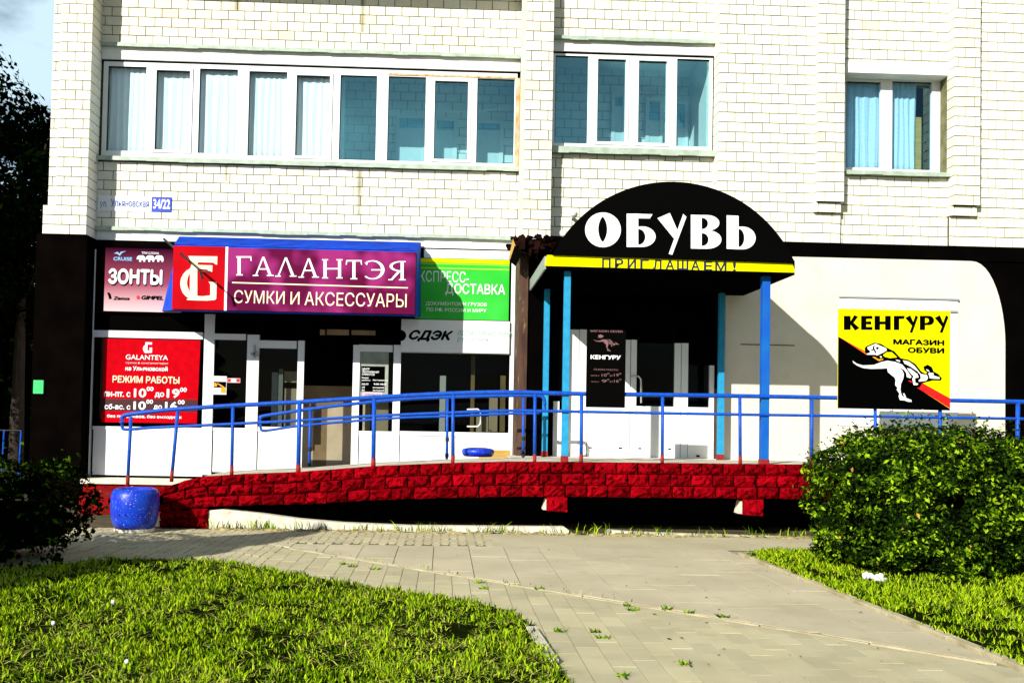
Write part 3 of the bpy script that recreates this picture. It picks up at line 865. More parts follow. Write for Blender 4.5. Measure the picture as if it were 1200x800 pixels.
# white surround and roller box of the covered window behind the yellow board
mb = MB()
x0, x1 = PX(983.5, 420, -0.03), PX(1122.5, 420, -0.03)
mb.box(x0, x1 - 0.12, -0.035, 0.05, PZ(1050, 363.5, -.03), PZ(1050, 350.5, -.03))
mb.box(x1 - 0.12, x1 - 0.001, -0.031, 0.05, PZ(1118, 492, -.03), PZ(1118, 350.5, -.03))
mb.box(x0 + 0.02, x1 - 0.12, -0.028, 0.05, PZ(1050, 500, -.03), PZ(1050, 363.6, -.03))
o = mb.build('window_surround', 'white_panel', house)
mb = MB(); mb.box(x0 - 0.01, x1 + 0.01, -0.055, -0.02, PZ(1050, 350.4, -.03), PZ(1050, 348.6, -.03)); mb.build('drip_edge', 'grey_metal', o)
mb = MB(); mb.box(PX(1107, 370, -.03), PX(1121, 370, -.03), -0.06, -0.036, PZ(1114, 366, -.03), PZ(1114, 364, -.03)); mb.build('bracket', 'grey_metal', o)
mb = MB(); mb.box(PX(868, 403.5, -.012), PX(931, 404, -.012), -0.017, 0.0, PZ(900, 404.6, -.012), PZ(900, 403.6, -.012)); mb.build('cable', 'brown_pipe', house)

# ---- shop room behind the glass: dark boxes
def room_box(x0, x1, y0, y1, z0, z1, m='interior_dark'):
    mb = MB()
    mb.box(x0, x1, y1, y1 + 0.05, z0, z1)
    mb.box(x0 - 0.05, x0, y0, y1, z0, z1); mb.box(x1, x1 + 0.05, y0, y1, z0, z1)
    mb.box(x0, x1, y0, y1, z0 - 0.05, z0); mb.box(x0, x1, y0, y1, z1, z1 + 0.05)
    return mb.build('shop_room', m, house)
YSF = 1.0
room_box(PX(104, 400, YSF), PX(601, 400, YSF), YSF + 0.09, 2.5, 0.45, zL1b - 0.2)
YD = 0.30
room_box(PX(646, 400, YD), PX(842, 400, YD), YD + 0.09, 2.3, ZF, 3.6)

# ---- haberdashery shop front (left)
class Front:
    def __init__(s, Y, name): s.Y = Y; s.frame = MB(); s.name = name; s.parts = []
    def r(s, px0, py0, px1, py1, yo=0.0, th=0.06, mb=None):
        Y = s.Y + yo
        x0, x1 = PX(px0, (py0 + py1) / 2, Y), PX(px1, (py0 + py1) / 2, Y)
        xm = (px0 + px1) / 2
        (mb or s.frame).box(x0, x1, Y, Y + th, PZ(xm, py1, Y), PZ(xm, py0, Y))
    def part(s, name, m, *rects, th=0.02, yo=0.0, bevel=0):
        for (a, b, c, d) in rects:
            mb = MB(); s.r(a, b, c, d, yo, th, mb)
            s.parts.append((name, m, mb, bevel))
    def done(s):
        fr = s.frame.build(s.name, 'white_pvc', house)
        for (n, m, mb, bv) in s.parts: mb.build(n, m, fr, bevel=bv)
        return fr
sf = Front(YSF, 'shopfront')
# verticals (left, top, right, bottom), measured at their middle
for q in ((104, 292, 108.5, 558), (237.5, 368, 249.5, 556), (288, 392, 302, 551), (347.5, 399, 355, 551),
          (412.5, 404, 420.5, 548), (460, 404, 468.5, 548), (597.5, 300, 603.5, 541)):
    sf.r(*q)
for q in ((108.5, 388, 237.5, 396), (249.5, 391, 288, 398), (302, 399, 347.5, 408), (420.5, 404, 460, 412), (108.5, 500, 237.5, 504),
          (249.5, 501, 288, 505), (302, 500, 347.5, 506), (420.5, 505, 460, 511), (468.5, 506, 597.5, 511), (468.5, 411, 597.5, 414)):
    sf.r(*q, yo=0.002)
# solid white lower panels, each its own
for q in ((108.5, 504, 237.5, 557), (249.5, 505, 288, 553), (302, 506, 347.5, 552), (420.5, 511, 460, 548), (468.5, 511, 533, 543), (533.6, 511, 597.5, 541)):
    sf.part('lower_panel', 'white_panel', q, yo=0.012, th=0.03, bevel=0.004)
for q in ((108.5, 396, 237.5, 500), (249.5, 398, 288, 501), (302, 408, 347.5, 500), (420.5, 412, 460, 505), (468.5, 414, 597.5, 506)):
    sf.part('pane', 'shop_glass', q, yo=0.03, th=0.006)
sf.part('transom', 'black_panel', (108.5, 366, 237.5, 388), (249.5, 370, 288, 391), (288, 368, 412, 392), (355, 392, 412.5, 399), yo=0.01)
sf.part('transom', 'black_panel', (412, 370, 470, 404), (104, 288, 240, 368), yo=0.012)
sf.part('lamp_strip', 'tan_wall', (375, 386, 381, 392.5), (383, 386, 409, 392.5), (412, 387, 440, 392.5), yo=0.004, th=0.01)
# inner uprights seen behind the right pane
sf.part('inner_frame', 'white_pvc', (515, 440, 522, 506), yo=0.25)
sf.part('inner_frame', 'interior_tan', (551.5, 416, 556, 506), (586, 440, 592, 506), yo=0.22)
sf.part('inner_frame', 'beige_wall', (558, 488, 572, 506), (573, 466, 583, 506), yo=0.5)
sf.part('inner_frame', 'white_pvc', (318, 436, 325, 500), yo=0.35)
sf.part('inner_frame', 'grey_metal', (326, 432, 331, 500), yo=0.3)
sf.part('inner_wall', 'beige_wall', (333, 435, 348, 448), (333, 455, 348, 500), yo=0.45)
sf.part('inner_wall', 'beige_wall', (425, 470, 434, 505), (438, 468, 455, 505), yo=0.3)
# recessed entrance between the two doors
sf.part('entrance_wall', 'tan_wall', (355, 452, 413, 476), yo=0.9, th=0.04)
sf.part('entrance_wall', 'beige_wall', (355, 476, 367, 552), (383, 476, 413, 552), yo=0.9, th=0.04)
sf.part('entrance_wall', 'tan_wall', (367, 476, 383, 552), yo=0.9, th=0.045)
# closer and handles
sf.part('door_closer', 'grey_metal', (294, 413, 304, 416), (297, 404, 299, 419), yo=-0.05, th=0.03)
mb = MB()
Yk = YSF - 0.06
mb.tube([(PX(548, 479.5, Yk), YSF, PZ(548, 479.5, Yk)), (PX(549, 479.5, Yk), Yk, PZ(548, 479.5, Yk)), (PX(560, 479, Yk), Yk, PZ(560, 479.2, Yk)), (PX(563, 482, Yk), Yk, PZ(563, 482, Yk)),
         (PX(563, 496, Yk), Yk, PZ(563, 496, Yk)), (PX(560, 499.5, Yk), Yk, PZ(560, 499.5, Yk)), (PX(549, 499.5, Yk), Yk, PZ(549, 499.5, Yk)), (PX(548, 499.5, Yk), YSF, PZ(548, 499.5, Yk))], 0.012, 8)
sf.parts.append(('handle', 'white_pvc', mb, 0))
sff = sf.done()

# ---- shoe shop front under the arched canopy
sh = Front(YD, 'shopfront')
for q in ((648, 470, 655, 536), (663, 386, 678, 538), (678.6, 386, 688, 538), (730, 398, 738, 538), (738.8, 398, 745.5, 538), (790, 402, 797.5, 538), (798.2, 402, 806, 538), (831, 428, 836.5, 539)):
    sh.r(*q)
for q in ((688, 474, 730, 480), (745.5, 476, 790, 481), (806, 477, 831, 482)):
    sh.r(*q, yo=0.002)
for q in ((655, 480, 663, 536), (688, 480, 730, 537), (745.5, 481, 790, 538), (806, 482, 831, 538)):
    sh.part('lower_panel', 'white_panel', q, yo=0.012, th=0.03, bevel=0.004)
for q in ((688, 386, 730, 474), (745.5, 386, 790, 476), (806, 386, 831, 477)):
    sh.part('pane', 'shop_glass', q, yo=0.03, th=0.006)
sh.part('shade_cladding', 'black_panel', (640, 290, 850, 385.5), th=0.04, yo=0.006)  # black cladding with the canopy's deep shade over the frame tops painted in
sh.part('shade_cladding', 'black_panel', (745.8, 385.5, 789.8, 402), (806.2, 385.5, 852, 428), (644, 385.5, 662.5, 470), th=0.04, yo=0.02)
sh.part('corner_trim', 'brown_pipe', (836.8, 455, 841, 539), th=0.05)
sh.part('panel_vent', 'shadow_gap', (690, 523.5, 693.5, 525), (725, 523.8, 729, 525.5), (748, 524.5, 751.5, 526), (783, 525, 786.5, 526.5), (816, 533, 820, 535), yo=0.006, th=0.01)
mb = MB(); Yk = YD - 0.07
mb.tube([(PX(741, 440.5, Yk), YD, PZ(741, 440.5, Yk)), (PX(742, 440.5, Yk), Yk, PZ(742, 440.5, Yk)), (PX(748, 440.5, Yk), Yk, PZ(748, 440.5, Yk)), (PX(751, 444, Yk), Yk, PZ(751, 444, Yk)), (PX(751.5, 459, Yk), Yk, PZ(751.5, 459, Yk)), (PX(751.5, 472, Yk), Yk, PZ(751.5, 472, Yk))], 0.014, 8)
sh.parts.append(('handle', 'steel', mb, 0))
sh.done()

# ---- brown corner pipe and torn roofing felt on the middle column
mb = MB(); mb.box(PX(602, 450, 0.85), PX(611.5, 450, 0.85), 0.02, 0.9, 0.6, PZ(606, 300, 0.8))
tag(mb.build('corner_post', 'brown_pipe'), 'rusty brown boxed post between the green sign and the dark column', 'post')
def lumps(name, spots, m, parent=None, seed=1, sub=2, amp=0.35, n=9, k=6):
    rg = random.Random(seed); mb = MB()
    for (x, y, z, rx, ry, rz) in spots:
        i = len(mb.v)
        for a in range(k + 1):
            ph = math.pi * a / k
            for b in range(n):
                th = 2 * math.pi * b / n; s = 1 + rg.uniform(-amp, amp)
                mb.vert((x + rx * s * math.sin(ph) * math.cos(th), y + ry * s * math.sin(ph) * math.sin(th), z + rz * s * math.cos(ph)))
        for a in range(k):
            for b in range(n):
                b2 = (b + 1) % n
                mb.f.append((i + a * n + b, i + (a + 1) * n + b, i + (a + 1) * n + b2, i + a * n + b2))
    return mb.build(name, m, parent)
Yq = -0.10
sp = []
for k in range(26):
    px = 599 + 46 * random.random(); py = 284 + 14 * random.random()
    x, z = P(px, py, Yq); sp.append((x, Yq + random.uniform(-0.05, 0.15), z, random.uniform(0.05, 0.13), 0.09, random.uniform(0.035, 0.085)))
for px, py in ((603, 279), (611, 277.5), (618, 279), (629, 276.5), (632, 278), (641, 279), (647, 281), (637, 281)):
    x, z = P(px, py, Yq); sp.append((x, Yq, z, 0.06, 0.05, 0.035))
o = lumps('roofing_felt', sp, 'torn_felt', None, 4, amp=.7, n=5, k=3)
tag(o, 'torn black roofing felt heaped on the ledge left of the arched canopy', 'roofing felt')
mb = MB(); qd = [P(597, 306, -.2), P(604.5, 312, -.2), P(612, 297, -.2), P(603, 288, -.2)]
mb.prism(qd, -0.22, -0.19); f_ = mb.build('hanging_flap', 'black_gloss', o)
mb = MB(); mb.prism([P(596, 303, -.2), P(599, 305, -.2), P(604, 288, -.2), P(601, 280, -.2)], -0.215, -0.185); mb.build('bent_edge', 'wood', o)
for (px, py, lab) in ((672, 253, 'upper round grey floodlight peeping over the left slope of the arched canopy'), (661, 276, 'lower small floodlight beside the left slope of the arched canopy')):
    x, z = P(px, py, 0.1)
    t = thing('floodlight', (x, 0.1, z - 0.06), lab, 'floodlight', 'floodlights above the canopy')
    mb = MB(); mb.tube([(x - 0.04, -0.1, z), (x + 0.02, 0.05, z + 0.01)], [0.055, 0.04], 12); mb.build('housing', 'grey_metal', t, smooth=False)
    mb = MB(); mb.tube([(x - 0.043, -0.108, z), (x - 0.04, -0.1, z)], 0.045, 12); mb.build('lens', 'lamp_glass', t)
    mb = MB(); mb.box(x - 0.01, x + 0.03, 0.04, 0.26, z - 0.02, z + 0.02); mb.build('bracket', 'grey_metal', t)

# ================================================================== ARCHED CANOPY
YC = -2.05
A3 = [Vector((*P(647, 299, YC), 0)), Vector((*P(785, 214, YC), 0)), Vector((*P(929, 306, YC), 0))]
def circ(a, b, c):
    d = 2 * (a.x * (b.y - c.y) + b.x * (c.y - a.y) + c.x * (a.y - b.y))
    ux = ((a.x ** 2 + a.y ** 2) * (b.y - c.y) + (b.x ** 2 + b.y ** 2) * (c.y - a.y) + (c.x ** 2 + c.y ** 2) * (a.y - b.y)) / d
    uy = ((a.x ** 2 + a.y ** 2) * (c.x - b.x) + (b.x ** 2 + b.y ** 2) * (a.x - c.x) + (c.x ** 2 + c.y ** 2) * (b.x - a.x)) / d
    return ux, uy, math.hypot(a.x - ux, a.y - uy)
cxc, czc, rc = circ(*A3)
a0 = math.atan2(A3[0].y - czc, A3[0].x - cxc); a1 = math.atan2(A3[2].y - czc, A3[2].x - cxc)
arcp = [(cxc + rc * math.cos(a0 + (a1 - a0) * k / 40), czc + rc * math.sin(a0 + (a1 - a0) * k / 40)) for k in range(41)]
can = thing('arched_canopy', ((A3[0].x + A3[2].x) / 2, -1.0, ZF), 'black arched entrance canopy on blue posts with big white letters and a yellow board', 'canopy')
mb = MB(); mb.prism(arcp + [P(929, 309, YC), P(860, 306.5, YC), P(647, 299.3, YC)], YC - 0.045, YC - 0.012); mb.build('arch_panel', 'black_gloss', can)
inner = [(cxc + (rc - 0.03) * math.cos(a0 + (a1 - a0) * k / 40), czc + (rc - 0.03) * math.sin(a0 + (a1 - a0) * k / 40)) for k in range(41)]
mb = MB()
i0 = 0
for pts, y in ((arcp, YC), (inner, YC), (arcp, 0.24), (inner, 0.24)):
    for (x, z) in pts: mb.vert((x, y, z - 0.008))
n = 41
for k in range(40):
    mb.f += [(k, 2 * n + k, 2 * n + k + 1, k + 1), (n + k, n + k + 1, 3 * n + k + 1, 3 * n + k), (k, k + 1, n + k + 1, n + k)]
mb.build('barrel_roof', 'black_panel', can)
mb = MB()
bq = [P(641, 299, YC), P(927, 304.5, YC), P(931.5, 319.5, YC), P(638.5, 311.5, YC)]
mb.prism(bq, YC - 0.012, YC + 0.015); mb.build('yellow_board', 'bright_yellow', can)
cl, crr = PX(640, 310, YC), PX(930, 318, YC)
zsL, zsR = PZ(640, 312, YC), PZ(930, 320, YC)
mb = MB()
mb.box(cl, crr, YC + 0.016, 0.24, zsR - 0.02, zsR + 0.02); mb.build('soffit', 'black_panel', can)
mb = MB(); mb.box(cl - 0.02, cl + 0.001, YC + 0.016, -0.02, zsR - 0.02, zsR + 0.14); mb.build('side_board', 'grey_metal', can)
mb = MB(); mb.box(crr - 0.001, crr + 0.02, YC + 0.016, -0.02, zsR - 0.02, zsR + 0.16); mb.build('side_board', 'black_panel', can)
def post(px0, px1, py, ptop, Y, m, w=0.075):
    xm = PX((px0 + px1) / 2, (py + ptop) / 2, Y); w = (px1 - px0) / F * (Y - CAM.y)
    mb = MB(); mb.box(xm - w / 2, xm + w / 2, Y, Y + w, ZF - 0.02, zsR - 0.02)
    o = mb.build('post', m, can, bevel=0.004)
    mb = MB(); mb.box(xm - w / 2 - 0.004, xm + w / 2 + 0.004, Y - 0.004, Y + w + 0.004, ZF - 0.03, ZF + 0.055)
    mb.build('painted_foot', 'rail_red', o)
    return o
post(660, 667.5, 541, 315, -1.92, 'post_blue'); post(893, 902.2, 543, 333, -1.92, 'post_blue_deep')
post(636.5, 643, 535, 365, -0.25, 'post_blue'); post(841.8, 848.5, 540, 450, -0.25, 'post_blue')
# big letters, drawn by eye from an enlargement
z = Z(590, 200, 3.243, YC - 0.045)
ZP = lambda pts: z.poly(pts)
o_out = arc(378, 225, 68, 66, 0, 360, 40)[:-1]
o_in = []
for k in range(40):
    a = math.radians(360 * k / 40); o_in.append((377 + 17 * (abs(math.cos(a)) ** 1.5) * (1 if math.cos(a) > 0 else -1), 223 + 48 * math.sin(a)))
letO = ([ZP(o_out)], [ZP(o_in)])
shapes([], YC - 0.045, 'white_letters', can, rings=[(ZP(o_out), ZP(o_in))])
B_bowl_o = [(511, 213)] + arc(527, 251, 51, 39, -90, 90, 16) + [(511, 290)]
B_bowl_i = [(511.5, 222)] + arc(513, 252, 26, 30, -90, 90, 16) + [(511.5, 283)]
shapes([ZP([(468, 164), (512, 164), (512, 290), (468, 290)]), ZP([(500, 164), (566, 166), (556, 182), (500, 181)])], YC - 0.045, 'white_letters', can,
       rings=[(ZP(B_bowl_o), ZP(B_bowl_i))])
shapes([ZP([(585, 181), (632, 161), (666, 238), (651, 262)]), ZP([(683, 165), (695, 176), (641, 320), (628, 316)])], YC - 0.045, 'white_letters', can)
V1o = [(745, 169)] + arc(772, 199, 48, 30, -90, 90, 14) + [(745, 229)]
V1i = [(753, 177)] + arc(757, 201, 20, 21, -90, 90, 14) + [(753, 224)]
V2o = [(745, 229)] + arc(775, 262, 53, 35, -90, 90, 14) + [(745, 297)]
V2i = [(753, 238)] + arc(757, 262, 22, 24, -90, 90, 14) + [(753, 288)]
shapes([ZP([(712, 168), (753, 169), (753, 297), (712, 296)])], YC - 0.045, 'white_letters', can, rings=[(ZP(V1o), ZP(V1i)), (ZP(V2o), ZP(V2i))])
S_o = [(889, 213)] + arc(909, 256, 49, 43, -90, 90, 16) + [(889, 299)]
S_i = [(893, 222)] + arc(895, 256, 20, 34, -90, 90, 16) + [(893, 291)]
shapes([ZP([(848, 170), (893, 172), (893, 299), (848, 297)])], YC - 0.045, 'white_letters', can, rings=[(ZP(S_o), ZP(S_i))])
word = 'ПРИГЛАШАЕМ!'
for k, ch in enumerate(word):
    px = 704 + (868 - 704) * (k + 0.5) / len(word); dy = (px - 704) * 0.028
    w = 6 if ch not in 'ШМ' else 7.6
    if ch == '!': w = 1.8
    tpx(ch, px - w, 302.5 + dy, px + w - (2 if w > 2 else 0), 313.5 + dy, YC - 0.012, 'navy_letters', can, bold=0.02)

# ================================================================== SIGNS
# awning light box
YA = 0.0
aw = thing('awning_sign', (PX(346, 330, YA), YSF, PZ(346, 368, YA)), 'maroon and red haberdashery light box sign in a blue awning frame over the left shop', 'shop sign')
def face(px0, px1, t0, t1, b0, b1, Y, y1, m, name, parent):
    mb = MB(); mb.prism([P(px0, t0, Y), P(px1, t1, Y), P(px1 - 1, b1, Y), P(px0 - 1.5, b0, Y)], Y, y1); return mb.build(name, m, parent)
x0, x1 = PX(203, 325, YA), PX(487, 330, YA); za, zt_ = PZ(345, 365.5, YA), PZ(345, 292.5, YA)
xr0, xr1 = PX(190, 325, YSF), PX(494, 330, YSF); zrb, zrt = PZ(345, 368, YSF), PZ(345, 281, YSF)
mb = MB()
vs = [(x0 - .01, YA + .02, za - .01), (x1 + .01, YA + .02, za - .01), (x1 + .01, YA + .02, zt_ + .02), (x0 - .01, YA + .02, zt_ + .02),
      (xr0, YSF, zrb), (xr1, YSF, zrb), (xr1 - .02, YSF, zrt), (xr0 + .25, YSF, zrt)]
for v in vs: mb.vert(v)
mb.f = [(0, 1, 2, 3), (3, 2, 6, 7), (0, 3, 7, 4), (1, 5, 6, 2), (0, 4, 5, 1)]
mb.build('awning_frame', 'awning_blue', aw)
for k in range(7):       # ribs of corrugated sheet on the sloping top
    t0, t1 = (k + 0.15) / 7, (k + 0.6) / 7
    mb = MB()
    L = [Vector(vs[3]).lerp(Vector(vs[7]), t) for t in (t0, t1)]; R = [Vector(vs[2]).lerp(Vector(vs[6]), t) for t in (t0, t1)]
    up = Vector((0, -0.010, 0.014))
    for p in (L[0], R[0], R[1], L[1], L[0] + up, R[0] + up, R[1] + up, L[1] + up): mb.vert(p)
    mb.f = [(3, 2, 1, 0), (4, 5, 6, 7), (0, 1, 5, 4), (1, 2, 6, 5), (2, 3, 7, 6), (3, 0, 4, 7)]
    mb.build('sheet_rib', 'awning_blue', aw)
xd0, xd1 = PX(264, 330, YA), PX(267, 330, YA)
mb = MB(); mb.box(x0, xd0, YA - 0.03, YA + 0.015, za, zt_ + 0.01); mb.build('red_face', 'sign_red', aw, bevel=0.004)
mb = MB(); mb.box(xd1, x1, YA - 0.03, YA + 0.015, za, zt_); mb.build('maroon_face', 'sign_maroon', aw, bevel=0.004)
mb = MB(); mb.box(xd0 + .0005, xd1 - .0005, YA - 0.034, YA + 0.012, za - 0.004, zt_ + 0.012); mb.build('divider', 'white_letters', aw)
z2 = Z(200, 285, 8.0, YA - 0.03); Q = lambda pts: z2.poly(pts)
shapes([Q([(165, 120), (438, 124), (436, 200), (425, 200), (400, 182), (258, 178), (250, 205), (250, 490), (215, 505), (150, 530), (180, 488), (182, 240), (200, 190)]),
        Q([(240, 203), (392, 208), (390, 268), (372, 268), (340, 246), (240, 238)]),
        Q([(190, 488), (300, 497), (372, 488), (428, 520), (415, 532), (340, 538), (240, 536), (150, 531)]),
        Q([(355, 362), (432, 365), (428, 521), (372, 490), (372, 384)])], YA - 0.03, 'cream_letters', aw, name='monogram',
       rings=[])
outer = [(185, 235), (150, 255), (118, 290), (97, 330), (90, 375), (95, 420), (112, 462), (140, 495), (170, 515), (205, 490)]
innr = [(200, 270), (176, 290), (162, 315), (156, 345), (153, 375), (157, 400), (162, 415), (172, 440), (184, 460), (205, 470)]
mb = MB()
for k in range(len(outer) - 1):
    mb.prism(Q([outer[k], outer[k + 1], innr[k + 1], innr[k]]), YA - 0.033 - 0.0002 * (k % 2), YA - 0.031)
mb.build('monogram', 'cream_letters', aw)
def serif_letter(ch, x, y, w, h):
    """serif capitals as polygons in photo pixels; x, y = left, top (y grows down)"""
    S = []
    T, t, s = 0.21 * w if w < 14 else 0.17 * w, 0.085 * w, 0.055 * h
    T = 3.5; t = 1.5; s = 1.3
    B = y + h
    def R(a, b, c, d): S.append([(x + a, y + b), (x + c, y + b), (x + c, y + d), (x + a, y + d)])
    if ch == 'Г':
        R(2, 0, 2 + T, h); R(0.3, h - s, 4.5 + T, h); R(0.5, 0, w, s + .4); S.append([(x + w - 1.6, y), (x + w, y), (x + w + 0.5, y + 5.5), (x + w - 0.6, y + 5.5)])
    if ch in 'АЛ':
        m = w * 0.47
        S.append([(x + m, y), (x + m + 1.4, y + 1), (x + 4.2, y + h), (x + 2.4, y + h)])
        S.append([(x + m, y), (x + m + 2.2, y), (x + w - 1.5, y + h), (x + w - 1.5 - T, y + h)])
        R(0, h - s, 6.5, h); R(w - 7.5, h - s, w + 0.5, h)
        if ch == 'А': R(6, h * 0.60, w - 6, h * 0.60 + t)
    if ch == 'Н':
        R(2, 0, 2 + T, h); R(w - 2 - T, 0, w - 2, h); R(2, h * .46, w - 2, h * .46 + t)
        for q in (0.2, w - 7.4):
            R(q, 0, q + 7.2, s); R(q, h - s, q + 7.2, h)
    if ch == 'Т':
        m = w / 2; R(m - T / 2, 0, m + T / 2, h); R(m - 4, h - s, m + 4, h); R(0.5, 0, w - 0.5, s + .3)
        S.append([(x + 0.3, y), (x + 1.8, y), (x + .8, y + 5.5), (x - .3, y + 5.5)]); S.append([(x + w - 1.8, y), (x + w - .3, y), (x + w + .3, y + 5.5), (x + w - .8, y + 5.5)])
    if ch == 'Э':
        n = 18
        oo = arc(x + w * .36, y + h / 2, w * .64, h / 2, -135, 135, n); ii = arc(x + w * .33, y + h / 2, w * .48, h / 2 - 1.3, -135, 135, n)
        for k in range(n): S.append([oo[k], oo[k + 1], ii[k + 1], ii[k]])
        R(w * .28, h * .47, w * .9, h * .47 + t)
        S.append([(x, y + 5.5), (x + 0.4, y + 1.2), (x + 2, y + 2), (x + 1.2, y + 5.5)])
    if ch == 'Я':
        R(w - 2 - T, 0, w - 2, h); R(w - 7.5, h - s, w + .3, h); R(w - 6, 0, w + .3, s)
        n = 14; oo = arc(x + w - 5, y + h * .27, w - 6.5, h * .27, 90, 270, n); ii = arc(x + w - 5, y + h * .27, w - 10, h * .27 - 1.3, 90, 270, n)
        for k in range(n): S.append([oo[k], oo[k + 1], ii[k + 1], ii[k]])
        S.append([(x + w - 8.5, y + h * .5), (x + w - 4.5, y + h * .5), (x + 4.5, y + h), (x + 1.8, y + h)]); R(0, h - s, 5, h)
    return S
lx = [(276.5, 300.3, 18), (296.3, 301, 24), (322.5, 301.7, 24.5), (349.8, 302.8, 23.5), (377.2, 303.8, 24.5), (405.5, 304.8, 18.5), (429.2, 305, 21.5), (455, 306, 20)]
for ch, (ax, ay, w) in zip('ГАЛАНТЭЯ', lx):
    shapes([[P(a, b, YA - .03) for a, b in p] for p in serif_letter(ch, ax, ay, w, 22.5)], YA - 0.03, 'white_letters', aw)
mb = MB(); mb.prism([P(272, 330.3, YA - .03), P(478, 336.6, YA - .03), P(478, 338, YA - .03), P(272, 331.8, YA - .03)], YA - 0.033, YA - 0.031); mb.build('rule', 'cream_letters', aw)
for body, a, b, ty in (('СУМКИ', 274.5, 333.5, 340.5), ('И', 340.5, 351, 342), ('АКСЕССУАРЫ', 357, 476.5, 343)):
    tpx(body, a, ty, b, ty + 14.5 + (b - a) * .012, YA - 0.03, 'cream_letters', aw, bold=0.0)
# lamp arm standing out in front of the box
t = thing('lamp_arm', (PX(192, 283, 0.9), 0.9, PZ(192, 283, .9)), 'thin black lamp arm reaching across the red corner of the awning sign', 'lamp arm')
mb = MB(); mb.tube([(PX(192, 280, 0.9), 0.9, PZ(192, 280, .9)), (PX(223, 307, -.5), -.5, PZ(223, 307, -.5))], 0.018, 8); mb.build('arm', 'black_rubber', t)
mb = MB(); mb.tube([(PX(223, 307, -.5), -.5, PZ(223, 307, -.5)), (PX(235, 318, -.5), -.5, PZ(235, 318, -.5)), (PX(247, 320, -.5), -.52, PZ(247, 319, -.5))], [0.008, 0.01, 0.016], 8); mb.build('cable', 'brown_pipe', t)
mb = MB(); mb.tube([(PX(234, 317, -.5), -.5, PZ(234, 317, -.5)), (PX(237.5, 327, -.5), -.5, PZ(237.5, 327, -.5))], [0.012, 0.02], 8); mb.build('lamp_head', 'black_rubber', t)

# umbrella poster
YZ = 0.92
po = thing('umbrella_poster', (PX(160, 330, YZ), YZ, PZ(160, 365, YZ)), 'plum to pink umbrella poster left of the blue awning frame', 'poster')
mb = MB(); mb.box(PX(122.5, 330, YZ), PX(213, 330, YZ), YZ, YZ + 0.03, PZ(160, 365, YZ), PZ(160, 291, YZ)); mb.build('sheet', 'umbrella_print', po)
tpx('ЗОНТЫ', 127.6, 316, 191.2, 335.2, YZ, 'black_letters', po, bold=0.06, depth=0.002)
tpx('ЗОНТЫ', 127, 315, 190.5, 333.5, YZ - 0.004, 'white_letters', po, bold=0.045, depth=0.003)
tpx('CRUISE', 133, 301.3, 155, 305.5, YZ, 'light_blue_print', po, bold=0.03)
zz = Z(115, 285, 9.41, YZ); W = lambda pts: zz.poly(pts)
shapes([W([(175, 112), (215, 95), (235, 118), (250, 96), (310, 86), (262, 108), (238, 140), (215, 118)])], YZ, 'light_blue_print', po, name='gull_mark')
tpx('ТРИ СЛОНА', 166, 295.3, 186.5, 298, YZ, 'white_letters', po, bold=0.02)
for k in range(3):
    x_ = 425 + k * 100
    shapes([W([(x_, 170), (x_ + 8, 148), (x_ + 28, 135), (x_ + 70, 135), (x_ + 92, 150), (x_ + 98, 180), (x_ + 92, 205), (x_ + 76, 205), (x_ + 72, 186), (x_ + 50, 188), (x_ + 48, 206), (x_ + 30, 206), (x_ + 26, 180), (x_ + 14, 172), (x_ + 4, 182)])], YZ - 0.0003 * k, 'white_letters', po, name='elephant_mark')
tpx('Zemsa', 132.5, 347.5, 152, 351.5, YZ, 'black_letters', po, bold=0.04, shear=0.3)
shapes([W([(100, 548), (118, 540), (138, 560), (150, 612), (122, 616), (114, 580)])], YZ, 'black_letters', po, name='figure_mark')
tpx('GIMPEL', 165.5, 346.5, 191.5, 351.3, YZ, 'black_letters', po, bold=0.05, shear=0.2)
shapes([W([(422, 590), (440, 570), (462, 590), (458, 620), (432, 618)])], YZ, 'red_plain', po, name='bird_mark')

# red opening hours poster
YO = YSF - 0.012
po = thing('opening_hours_poster', (PX(178, 450, YO), YO, PZ(178, 496, YO)), 'red opening hours poster filling the left shop window', 'poster')
YO2 = YO
mb = MB(); mb.prism([P(122, 396.5, YO), P(235, 398.5, YO), P(230.5, 496, YO), P(118.5, 494.5, YO)], YO, YO + 0.01); mb.build('sheet', 'sign_red_matte', po)
mb = MB(); mb.prism([P(119.5, 467, YO), P(231.5, 468, YO), P(231, 482.5, YO), P(119, 481, YO)], YO - 0.001, YO + 0.005); mb.build('dark_stripe', 'sign_dark_maroon', po)
g6 = Z(110, 385, 6.664, YO); H = lambda pts: g6.poly(pts)
shapes([H([(405, 105), (455, 107), (453, 125), (420, 122), (418, 186), (398, 188), (402, 125)]), H([(398, 170), (455, 172), (453, 188), (398, 190)]), H([(435, 148), (455, 148), (455, 172), (437, 172)]),
        H([(402, 128), (388, 140), (384, 158), (390, 176), (400, 186), (402, 172), (396, 158), (400, 145)])], YO, 'white_letters', po, name='monogram')
